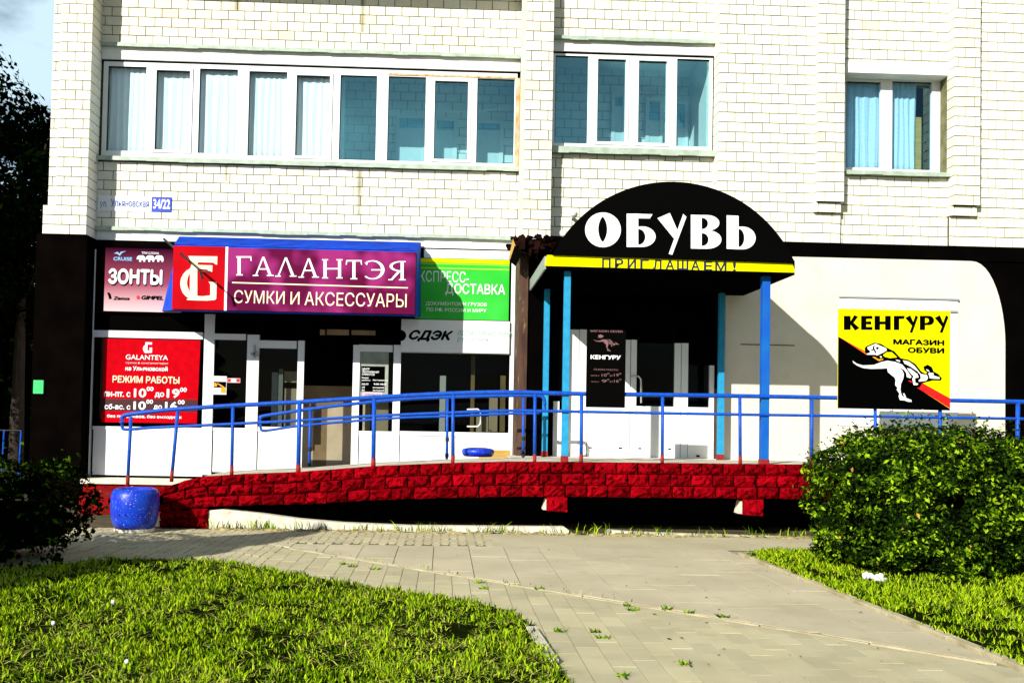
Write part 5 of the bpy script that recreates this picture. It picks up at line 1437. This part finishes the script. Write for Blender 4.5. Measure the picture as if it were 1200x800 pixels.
# ================================================================== GROUND
def clip(poly, n, c):
    """keep points with n.p >= c"""
    o = []
    for k in range(len(poly)):
        a, b = poly[k], poly[(k + 1) % len(poly)]
        da, db = n[0] * a[0] + n[1] * a[1] - c, n[0] * b[0] + n[1] * b[1] - c
        if da >= 0: o.append(a)
        if (da >= 0) != (db >= 0):
            t = da / (da - db); o.append((a[0] + (b[0] - a[0]) * t, a[1] + (b[1] - a[1]) * t))
    return o
def half(p, q, inside):
    n = (-(q[1] - p[1]), q[0] - p[0]); l = math.hypot(*n); n = (n[0] / l, n[1] / l)
    c = n[0] * p[0] + n[1] * p[1]
    if n[0] * inside[0] + n[1] * inside[1] < c: n, c = (-n[0], -n[1]), -c
    return n, c
mb = MB(); mb.v = [(-250, -200, -.035), (250, -200, -.035), (250, 250, -.035), (-250, 250, -.035)]; mb.f = [(0, 1, 2, 3)]; mb.var = [.5] * 4
struct(mb.build('ground', 'far_ground'))
mb = MB(); mb.v = [(-14, -14.5, -.008), (14, -14.5, -.008), (14, -2.05, -.008), (-14, -2.05, -.008)]; mb.f = [(0, 1, 2, 3)]; mb.var = [.5] * 4
pav = struct(mb.build('pavement', 'joint_fill', origin=(0, -8, 0)))
mb = MB(); mb.v = [(-14, -2.05, -.006), (14, -2.05, -.006), (14, 2, -.006), (-14, 2, -.006)]; mb.f = [(0, 1, 2, 3)]; mb.var = [.5] * 4
struct(mb.build('bare_soil', 'soil'))
k0, k1 = G(340, 642), G(1170, 778)
kd = (k1[0] - k0[0], k1[1] - k0[1]); kl = math.hypot(*kd); kd = (kd[0] / kl, kd[1] / kl)
far_y = G(600, 640)[1]
rk0, rk1 = G(868, 649.5), G(1200, 784)
inA = (k0[0] + 3, k0[1] - 0.5)
hK_far = half(k0, k1, (3, -3)); hK_near = half(k0, k1, (-3, -12))
hR = half(rk0, rk1, (0, -8))
# far pavers: small stones with open corners
mb = MB()
xk = -7.5
row = 0
y = far_y + 0.008 - 9 * 0.20
xL, xRr = -7.5, 0.55
xSplit = xL + math.floor((k0[0] - xL) / 0.10) * 0.10
PWD, PLN = 0.10, 0.20
while y < -2.1:
    x = xL
    col = 0
    while x < xRr:
        yy = y + (PLN / 2 if col % 2 else 0)
        g = .0008; c = .017
        z = random.uniform(-.003, .002)
        mb.cur = random.random()
        y0_, y1_ = yy + g, min(yy + PLN - g, -2.08)
        if y1_ - y0_ > .05 and (yy > far_y or x + PWD < xSplit + .01):
            i = len(mb.v)
            for (u, v) in ((x + g + c, y0_), (x + PWD - g - c, y0_), (x + PWD - g, y0_ + c), (x + PWD - g, y1_ - c), (x + PWD - g - c, y1_), (x + g + c, y1_), (x + g, y1_ - c), (x + g, y0_ + c)): mb.vert((u, v, z))
            mb.f.append(tuple(range(i, i + 8)))
            for (u, v) in ((x + g + c, y0_), (x + PWD - g - c, y0_)): mb.vert((u, v, -.03))
            mb.f.append((i + 8, i + 9, i + 1, i))
        x += PWD; col += 1
    y += PLN; row += 1
o = mb.build('small_pavers', 'paver', pav); o['kind'] = 'stuff'
mb = MB(); mb.v = [(xL, far_y - 1.8, -.0068), (xSplit, far_y - 1.8, -.0068), (xSplit, far_y, -.0068), (xRr, far_y, -.0068), (xRr, -2.08, -.0068), (xL, -2.08, -.0068)]; mb.f = [(0, 1, 2, 3, 4, 5)]; mb.var = [.5] * 6
mb.build('paver_bedding', 'bedding', pav)
mb = MB(); mb.v = [(xRr + .002, far_y - .06, -.001), (9, far_y - .06, -.001), (9, -2.1, -.001), (xRr + .002, -2.1, -.001)]; mb.f = [(0, 1, 2, 3)]; mb.var = [.5] * 4
mb.build('plain_strip', 'pavement', pav)
# large slabs between the far strip and the diagonal kerb line
SW, SL = 0.385, 0.77
nsl = 0
x = -2.0
ci = 0
while x < 6.5:
    y = far_y - 0.03 - (0.2 if ci % 2 else 0.0)
    first = True
    while y > -9:
        y1_ = y if not first else far_y - 0.03
        poly = [(x + .004, y - SL + .004), (x + SW - .004, y - SL + .004), (x + SW - .004, y1_ - .004), (x + .004, y1_ - .004)]
        first = False
        n_, c_ = hK_far; poly = clip(poly, n_, c_ + .04)
        if len(poly) > 2: n_, c_ = hR; poly = clip(poly, n_, c_ + .05)
        if len(poly) > 2:
            A = abs(sum(poly[k][0] * poly[(k + 1) % len(poly)][1] - poly[(k + 1) % len(poly)][0] * poly[k][1] for k in range(len(poly)))) / 2
            if A > .004:
                m_ = MB(); dz = random.uniform(-.003, .003); m_.prism_h(poly, -.03, .001 + dz)
                m_.build('paving_slab', 'slab', pav); nsl += 1
        y -= SL
    x += SW; ci += 1
# nearer pavers below the kerb line
npv = 0
PW, PL = 0.15, 0.30
x = xSplit + .004; ci = 0
rest = MB(); cand = []
lawnA, lawnB, lawnC = G(330, 672), G(605, 720), G(668, 802)
while x < 4.6:
    y = -3.2 - (PL / 2 if ci % 2 else 0)
    while y > -10.2:
        poly = [(x + .0025, y - PL + .0025), (x + PW - .0025, y - PL + .0025), (x + PW - .0025, y - .0025), (x + .0025, y - .0025)]
        n_, c_ = hK_near; poly = clip(poly, n_, c_ + .035)
        if len(poly) > 2: n_, c_ = hR; poly = clip(poly, n_, c_ + .05)
        cx_, cy_ = x + PW / 2, y - PL / 2
        in_lawn = (n_ := half(lawnA, lawnB, (-3, -10)), n_[0][0] * cx_ + n_[0][1] * cy_ > n_[1] + .25)[1] and (n_ := half(lawnB, lawnC, (-3, -8)), n_[0][0] * cx_ + n_[0][1] * cy_ > n_[1] + .25)[1]
        if len(poly) > 2 and not in_lawn and cy_ > -9.6:
            A = abs(sum(poly[k][0] * poly[(k + 1) % len(poly)][1] - poly[(k + 1) % len(poly)][0] * poly[k][1] for k in range(len(poly)))) / 2
            if A > .002: cand.append((cy_, poly))
        y -= PL
    x += PW; ci += 1
def onscreen(x, y):
    v = Vector((x, y, 0)) - CAM; d = v.dot(fwd); px = 554 + F * v.dot(rgt) / d; py = 457 - F * v.dot(upv) / d
    return -20 < px < 1220 and py < 815
vis = sorted([c for c in cand if onscreen(c[1][0][0], c[0])], key=lambda c: c[0])
ids = set(id(c) for c in vis[:300])
for c in cand:
    dz = random.uniform(-.0025, .0025)
    if id(c) in ids:
        m_ = MB(); m_.cur = random.random(); m_.prism_h(c[1], -.02, .0005 + dz); m_.build('paver', 'paver', pav)
    else:
        rest.cur = random.random(); rest.prism_h(c[1], -.02, .0005 + dz)
if rest.v: o = rest.build('pavers', 'paver', pav); o['kind'] = 'stuff'
# kerb lines (flat edging stones)
def kerb(p, q, w, n, name, m, label, parent, z0=-.03, z1=.006, gap=.006):
    d = Vector((q[0] - p[0], q[1] - p[1])); L = d.length; d.normalize(); s = Vector((-d.y, d.x)) * w / 2
    for k in range(n):
        a = Vector(p) + d * (L * k / n + gap); b = Vector(p) + d * (L * (k + 1) / n - gap)
        dz = random.uniform(-.003, .003)
        m_ = MB(); m_.prism_h([tuple(a - s), tuple(b - s), tuple(b + s), tuple(a + s)], z0, z1 + dz)
        m_.build(name, m, parent, bevel=.003)
kerb(k0, k1, .032, 9, 'edging_stone', 'kerb_line', None, pav, z1=.003)
kerb(rk0, (rk1[0] + (rk1[0] - rk0[0]) * .35, rk1[1] + (rk1[1] - rk0[1]) * .35), .07, 8, 'edging_stone', 'kerb_line', None, pav, z1=.025)
kerb(G(622, 738), G(648, 778), .07, 1, 'edging_stone', 'concrete', None, pav, z1=.03)

# lawns
def lawn(poly, name):
    mb = MB(); n = len(poly)
    mb.prism_h(poly, -.02, .016)
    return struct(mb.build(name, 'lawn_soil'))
LP_px = [(-500, 705), (-150, 678), (0, 668), (60, 664), (130, 657), (190, 656.5), (240, 658.5), (290, 664), (330, 672), (380, 680), (430, 690), (480, 697), (520, 703), (560, 709), (600, 718), (622, 735), (636, 757), (650, 775), (668, 802), (700, 850)]
left_poly = [G(*p) for p in LP_px]
left_poly += [(left_poly[-1][0], -12.5), (-8, -12.5), (left_poly[0][0], left_poly[0][1] - .1)]
right_poly = [G(870, 650.5), G(905, 645.5), G(950, 645), (G(950, 645)[0] + 7, G(950, 645)[1] - .1), (G(950, 645)[0] + 7, -11), G(1420, 876), G(1204, 786)]
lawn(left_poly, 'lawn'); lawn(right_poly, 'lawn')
def inside(poly, X, Yv):
    r = np.zeros(len(X), bool); n = len(poly)
    for k in range(n):
        (x1, y1), (x2, y2) = poly[k], poly[(k + 1) % n]
        c = ((y1 > Yv) != (y2 > Yv)) & (X < (x2 - x1) * (Yv - y1) / ((y2 - y1) or 1e-9) + x1)
        r ^= c
    return r
def vnoise(X, Yv, s, seed=0):
    g = np.random.default_rng(seed).random((64, 64))
    x = (X * s) % 64; y = (Yv * s) % 64
    xi, yi = x.astype(int), y.astype(int); fx, fy = x - xi, y - yi
    fx = fx * fx * (3 - 2 * fx); fy = fy * fy * (3 - 2 * fy)
    x1, y1 = (xi + 1) % 64, (yi + 1) % 64
    return (g[xi, yi] * (1 - fx) + g[x1, yi] * fx) * (1 - fy) + (g[xi, y1] * (1 - fx) + g[x1, y1] * fx) * fy
def grass(poly, bounds, dens, name, h0=.015, h1=.048, straw=0.10, seed=1, thin=1.0, bias=0.0):
    r = np.random.default_rng(seed)
    x0, x1, y0, y1 = bounds
    n = int((x1 - x0) * (y1 - y0) * dens)
    X = r.uniform(x0, x1, n); Y = r.uniform(y0, y1, n)
    k = inside(poly, X, Y) if poly is not None else np.ones(n, bool)
    # keep what the camera or a neighbouring one would see
    d = Y - CAM.y; pxx = 554 + F * ((X * r0.x + (Y - CAM.y) * r0.y)) / np.maximum(d, .1)
    k &= (pxx > -250) & (pxx < 1450)
    nz_ = vnoise(X, Y, 3.1, seed) * .3 + vnoise(X, Y, 9.0, seed + 1) * .3 + vnoise(X, Y, 24.0, seed + 5) * .4
    k &= r.random(n) < (0.02 + 4.0 * np.clip(nz_ - .40, 0, 1))
    X, Y, nz_ = X[k], Y[k], nz_[k]; n = len(X)
    h = r.uniform(h0, h1, n) * (.2 + 1.7 * nz_); th = r.uniform(0, 2 * np.pi, n); w = r.uniform(.0025, .006, n) * thin
    lean = r.uniform(.1, .9, n) * h; la = r.uniform(0, 2 * np.pi, n)
    st = r.random(n) < straw * (0.4 + 1.6 * vnoise(X, Y, 1.7, seed + 2))
    lean[st] = r.uniform(.04, .14, st.sum()); h[st] = r.uniform(.01, .035, st.sum()); w[st] *= .6
    zb = .014
    dx, dy = np.cos(th) * w, np.sin(th) * w
    v = np.empty((n, 5, 3))
    v[:, 0] = np.stack([X - dx, Y - dy, np.full(n, zb)], 1); v[:, 1] = np.stack([X + dx, Y + dy, np.full(n, zb)], 1)
    mx, my = X + np.cos(la) * lean * .35, Y + np.sin(la) * lean * .35
    v[:, 2] = np.stack([mx + dx * .8, my + dy * .8, zb + h * .6], 1); v[:, 3] = np.stack([X + np.cos(la) * lean, Y + np.sin(la) * lean, zb + h], 1)
    v[:, 4] = np.stack([mx - dx * .8, my - dy * .8, zb + h * .6], 1)
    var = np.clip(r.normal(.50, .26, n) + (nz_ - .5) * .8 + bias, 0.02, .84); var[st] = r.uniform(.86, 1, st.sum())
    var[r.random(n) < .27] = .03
    vv = v.reshape(-1, 3); base = np.arange(n)[:, None] * 5
    q = base + np.array([[0, 1, 2, 4]]); t2 = base + np.array([[4, 2, 3, 3]])
    f = np.concatenate([q], 0)
    me = bpy.data.meshes.new(name)
    me.vertices.add(len(vv)); me.vertices.foreach_set('co', vv.astype(np.float32).ravel())
    loops = np.concatenate([q, t2[:, :3]], 1).astype(np.int32).ravel()
    me.loops.add(len(loops)); me.loops.foreach_set('vertex_index', loops)
    ls = (np.arange(n)[:, None] * 7 + np.array([[0, 4]])).ravel().astype(np.int32)
    me.polygons.add(len(ls)); me.polygons.foreach_set('loop_start', ls)
    me.update(calc_edges=True)
    a = me.attributes.new('var', 'FLOAT', 'POINT'); a.data.foreach_set('value', np.repeat(var, 5).astype(np.float32))
    me.materials.append(M['grass_blade'])
    o = link(name, me, (0, 0, 0)); o['kind'] = 'stuff'
    return o
g = grass(left_poly, (-6.5, 1.0, -10.2, -4.2), 9500, 'grass', seed=11, straw=.30, bias=.02)
tag(g, 'bright uneven lawn grass with straw in the lower left of the picture', 'grass')
g = grass(right_poly, (2.0, 7.5, -9.6, -3.3), 7500, 'grass', seed=21, straw=.12, bias=.08)
tag(g, 'bright lawn grass between the diagonal kerb and the right hedge', 'grass')
# weeds and dirt along the edging and in the joints
def strip_poly(p, q, w):
    d = Vector((q[0] - p[0], q[1] - p[1])).normalized(); s = Vector((-d.y, d.x)) * w
    return [(p[0] - s.x, p[1] - s.y), (q[0] - s.x, q[1] - s.y), (q[0] + s.x, q[1] + s.y), (p[0] + s.x, p[1] + s.y)]
wl = strip_poly((PX(240, 620, -2.1), -2.06), (PX(1000, 630, -2.1), -2.06), .07)
g = grass(wl, (-4, 6.5, -2.2, -1.9), 1600, 'weeds', h0=.03, h1=.11, straw=.35, seed=31, thin=1.3)
tag(g, 'thin line of weeds along the pale edging under the walkway', 'weeds')
sp = []
for k in range(260):
    xx = random.uniform(PX(250, 620, -2.1), PX(1000, 630, -2.1)); yy = -2.08 + random.uniform(-.09, .06)
    rr_ = random.uniform(.015, .05); sp.append((xx, yy, .0, rr_ * 1.5, rr_, rr_ * .5))
o = lumps('loose_dirt', sp, 'dirt', None, 8); o['kind'] = 'stuff'; tag(o, 'crumbled dirt and dry leaves along the foot of the walkway', 'dirt')
kk = strip_poly(k0, (k0[0] + kd[0] * 4.2, k0[1] + kd[1] * 4.2), .045)
g = grass(kk, (k0[0] - .2, k0[0] + 4.5, -9, -3), 260, 'weeds', h0=.015, h1=.035, straw=.1, seed=41)
tag(g, 'sparse tiny weeds in the joint of the diagonal kerb line', 'weeds')
# little tufts standing alone
TUFTS = [(632, 690), (742, 715), (782, 714), (735, 710), (807, 718), (600, 728), (656, 740), (699, 741), (708, 748), (804, 778), (730, 792), (562, 683), (440, 667), (403, 661), (413, 664), (847, 723), (620, 734), (567, 690)]
mbT = MB()
def tuft(px, py, seed):
    gx, gy = G(px, py)
    r = random.Random(seed); mb = mbT
    for k in range(22):
        a = r.uniform(0, 6.28); l = r.uniform(.02, .055); h = r.uniform(.006, .035); w = .007
        i = len(mb.v); mb.cur = r.uniform(.1, .75)
        bx2, by2 = gx + r.uniform(-.035, .035), gy + r.uniform(-.02, .02)
        mb.vert((bx2 - w, by2, .002)); mb.vert((bx2 + w, by2, .002)); mb.vert((bx2 + math.cos(a) * l, by2 + math.sin(a) * l, .002 + h))
        mb.f.append((i, i + 1, i + 2))
for k, (a, b) in enumerate(TUFTS): tuft(a, b, k)
tag(mbT.build('weeds', 'grass_blade'), 'scattered tiny weed tufts growing from the paving joints', 'weeds', kind='stuff')

# dry leaves and grit lying about on the paving
mb = MB()
for k in range(230):
    px = random.uniform(100, 1180); py = random.choice((random.uniform(632, 700), random.uniform(632, 798)))
    gx, gy = G(px, py)
    if half(lawnB, lawnC, (-3, -8)) and (gx < -1.6 and gy < -4.6): continue
    a = random.uniform(0, 6.28); l = random.choice((.006, .008, .012, .02)); i = len(mb.v)
    for q in range(4):
        b = a + q * 1.57; f_ = l if q % 2 == 0 else l * .5
        mb.vert((gx + math.cos(b) * f_, gy + math.sin(b) * f_, .006 + random.uniform(0, .006)))
    mb.f.append((i, i + 1, i + 2, i + 3))
tag(mb.build('dry_leaves', 'bark'), 'specks of dry leaf and grit lying on the paving', 'leaves', kind='stuff')

# ================================================================== HEDGES AND TREES
def leaves(name, pos, nor, size, var, m, parent=None, kind=None, seed=0, aspect=.5):
    r = np.random.default_rng(seed); n = len(pos)
    t = r.normal(size=(n, 3)); t -= (t * nor).sum(1, keepdims=True) * nor; t /= np.linalg.norm(t, axis=1, keepdims=True) + 1e-9
    b = np.cross(nor, t)
    s = size[:, None]
    v = np.empty((n, 4, 3))
    v[:, 0] = pos - t * s; v[:, 1] = pos - b * s * aspect + nor * s * .15; v[:, 2] = pos + t * s; v[:, 3] = pos + b * s * aspect + nor * s * .15
    f = np.arange(n * 4).reshape(n, 4)
    o = mesh_np(name, v.reshape(-1, 3), f, np.repeat(var, 4), m, parent, kind, origin=tuple(WLOC[parent.name]) if parent is not None else (0, 0, 0))
    return o
def unit(a): return a / (np.linalg.norm(a, axis=1, keepdims=True) + 1e-9)
def hedge(name, x0, x1, y0, y1, h, n, label, leafm, size, seed, taper=0.0, round_end=.25, lump=.10, bright=.0):
    r = np.random.default_rng(seed)
    t = thing(name, ((x0 + x1) / 2, (y0 + y1) / 2, 0), label, 'hedge')
    cx_, cy_, cz_ = (x0 + x1) / 2, (y0 + y1) / 2, h / 2
    hx, hy, hz = (x1 - x0) / 2, (y1 - y0) / 2, h / 2
    # superellipsoid shell
    d = unit(r.normal(size=(n, 3)) * np.array([hx ** .5, 1.3, 1.1]))
    # sample a rounded box surface by rejection of faces: front, left, right, top, back
    A = np.array([2 * hx * 2 * hz * 1.3, 2 * hy * 2 * hz, 2 * hy * 2 * hz, 2 * hx * 2 * hy, 2 * hx * 2 * hz * .3]); A /= A.sum()
    fc = r.choice(5, n, p=A); u = r.uniform(-1, 1, n); v = r.uniform(-1, 1, n)
    p = np.zeros((n, 3)); nn = np.zeros((n, 3))
    for k, (ax, sg) in enumerate(((1, -1), (0, -1), (0, 1), (2, 1), (1, 1))):
        m_ = fc == k
        o_ = [i for i in range(3) if i != ax]
        p[m_, ax] = sg; p[m_, o_[0]] = u[m_]; p[m_, o_[1]] = v[m_]; nn[m_, ax] = sg
    # round the corners
    q = p.copy()
    e = 6.0
    nr = (np.abs(q) ** e).sum(1) ** (1 / e)
    q = q / nr[:, None]
    nn = unit(np.sign(q) * np.abs(q) ** (e - 1))
    P3 = q * np.array([hx, hy, hz])
    bump = (vnoise(P3[:, 0] + 20 + P3[:, 1], P3[:, 2] + 20, 3.0, seed) - .5) * 2 * lump + (vnoise(P3[:, 0] * 1.0 + 40 + P3[:, 1] * 1.3, P3[:, 2] + 9, 9.0, seed + 3) - .5) * lump
    P3 = P3 + nn * (bump - r.exponential(.035, n))[:, None]
    up = r.random(n) < .11
    P3[up] += (nn[up] * .5 + np.array([0, 0, .6])) * r.uniform(0, .17, up.sum())[:, None] * (nn[up, 2:3] > -.2)
    P3 += np.array([cx_, cy_, cz_])
    dirn = unit(nn * .6 + r.normal(size=(n, 3)) * .75 + np.array([0, 0, .35]))
    cl_ = vnoise(P3[:, 0] * 1.2 + 30 + P3[:, 1] * .8, P3[:, 2] + 11, 14.0, seed + 7) - .5
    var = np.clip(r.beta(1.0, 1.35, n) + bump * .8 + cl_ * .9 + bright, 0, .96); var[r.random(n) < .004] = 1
    ok = P3[:, 2] > 0.02
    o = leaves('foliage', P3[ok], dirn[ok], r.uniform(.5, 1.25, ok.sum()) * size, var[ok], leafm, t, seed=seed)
    # dark inside: stems and inner mass
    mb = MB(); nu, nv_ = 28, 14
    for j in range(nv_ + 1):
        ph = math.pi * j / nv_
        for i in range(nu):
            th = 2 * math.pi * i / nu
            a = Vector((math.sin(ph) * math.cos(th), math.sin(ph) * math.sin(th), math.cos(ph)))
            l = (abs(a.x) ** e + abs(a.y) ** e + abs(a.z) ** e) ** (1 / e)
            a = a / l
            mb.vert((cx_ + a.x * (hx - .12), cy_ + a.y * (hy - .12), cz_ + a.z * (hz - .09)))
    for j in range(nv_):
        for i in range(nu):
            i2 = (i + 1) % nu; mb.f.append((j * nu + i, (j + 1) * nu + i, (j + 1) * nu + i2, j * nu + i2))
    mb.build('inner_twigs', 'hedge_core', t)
    return t
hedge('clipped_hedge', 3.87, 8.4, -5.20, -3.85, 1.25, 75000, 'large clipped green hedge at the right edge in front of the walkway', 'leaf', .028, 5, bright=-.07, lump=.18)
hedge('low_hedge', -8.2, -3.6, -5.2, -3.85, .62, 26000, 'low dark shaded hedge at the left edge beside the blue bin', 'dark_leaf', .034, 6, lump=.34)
def tree(name, x, y, h, r_c, zc, rz, n, label, leafm, seed, size=.09, trunk=.16, conical=False, cat='tree'):
    r = np.random.default_rng(seed); rr = random.Random(seed)
    t = thing(name, (x, y, 0), label, cat)
    mb = MB(); top = zc + rz * .5
    mb.tube([(x + .02 * math.sin(k), y + .03 * math.cos(k * 2), top * k / 6) for k in range(7)], [trunk * (1.15 - .9 * k / 6) for k in range(7)], 10)
    limbs = []
    if not conical:
        for k in range(9):
            a = rr.uniform(0, 6.28); z0 = zc - rz * rr.uniform(.1, .8)
            e_ = Vector((x + math.cos(a) * r_c * .75, y + math.sin(a) * r_c * .75, z0 + rz * rr.uniform(.4, 1.0)))
            mb.tube([(x, y, z0), ((x + e_.x) / 2, (y + e_.y) / 2, z0 + (e_.z - z0) * .35), e_], [trunk * .45, trunk * .28, .02], 7); limbs.append(e_)
    mb.build('trunk', 'bark', t)
    if conical:
        z = r.uniform(.12, 1, n) ** 1.15 * h; rad = r_c * (1 - z / h) ** .8 * (0.75 + .3 * r.random(n)) * (1 + .18 * np.sin(z * 14)); th = r.uniform(0, 2 * np.pi, n)
        p = np.stack([x + rad * np.cos(th), y + rad * np.sin(th), z], 1); nr = unit(np.stack([np.cos(th), np.sin(th), np.full(n, .4)], 1) + r.normal(size=(n, 3)) * .6)
    else:
        nc = 60
        c = unit(r.normal(size=(nc, 3))) * (r.uniform(.35, 1, nc) ** .6)[:, None] * np.array([r_c, r_c, rz]); cs = r.uniform(.22, .42, nc) * r_c
        k = r.integers(0, nc, n)
        off = unit(r.normal(size=(n, 3))) * (r.uniform(.3, 1, n) ** .5 * cs[k])[:, None]
        p = c[k] + off + np.array([x, y, zc]); nr = unit(off + r.normal(size=(n, 3)) * .4)
    var = np.clip(r.beta(1.4, 2.6, n), 0, .98)
    ok = p[:, 2] > .05
    leaves('crown', p[ok], nr[ok], r.uniform(.6, 1.3, ok.sum()) * size, var[ok], leafm, t, seed=seed, aspect=.6)
    return t
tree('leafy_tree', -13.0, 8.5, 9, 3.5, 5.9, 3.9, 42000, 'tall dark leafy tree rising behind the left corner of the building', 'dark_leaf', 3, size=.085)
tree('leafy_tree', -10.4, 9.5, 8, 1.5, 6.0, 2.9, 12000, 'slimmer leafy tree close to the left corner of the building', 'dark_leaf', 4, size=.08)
tree('leafy_tree', -14.5, 14.0, 6, 4.4, 2.4, 3.0, 26000, 'low dark tree added in place of the shaded passage beyond the left column', 'dark_leaf', 13, size=.11)  # lower crown added to blacken the shaded passage
hedge('shade_thicket', -16, -8.6, 11.5, 13.5, 3.2, 9000, 'high dark thicket added to stand in for the shaded underpass at the left', 'dark_leaf', .10, 8, lump=.5)  # dark foliage added where the underpass lies in shade
tree('conifer', -6.55, -8.75, 4.4, 1.5, 2, 2, 34000, 'narrow conifer left of the picture whose shadow lies on the paving', 'dark_leaf', 5, size=.075, trunk=.1, conical=True)
t = thing('side_railing', (PX(12, 530, 1.5), 1.5, 0), 'thin blue side railing in the dark passage at the left edge', 'railing')
for px in (3, 23, -20, -45):
    xx = PX(px, 530, 1.5); mb = MB(); mb.tube([(xx - .01, 1.5, 0), (xx + .015, 1.5, PZ(3, 504, 1.5))], .016, 8); mb.build('post', 'rail_blue', t)
mb = MB(); mb.tube([(PX(-60, 530, 1.5), 1.5, PZ(3, 504, 1.5)), (PX(24, 530, 1.5), 1.5, PZ(3, 504, 1.5))], .012, 8); mb.build('top_rail', 'black_rubber', t)
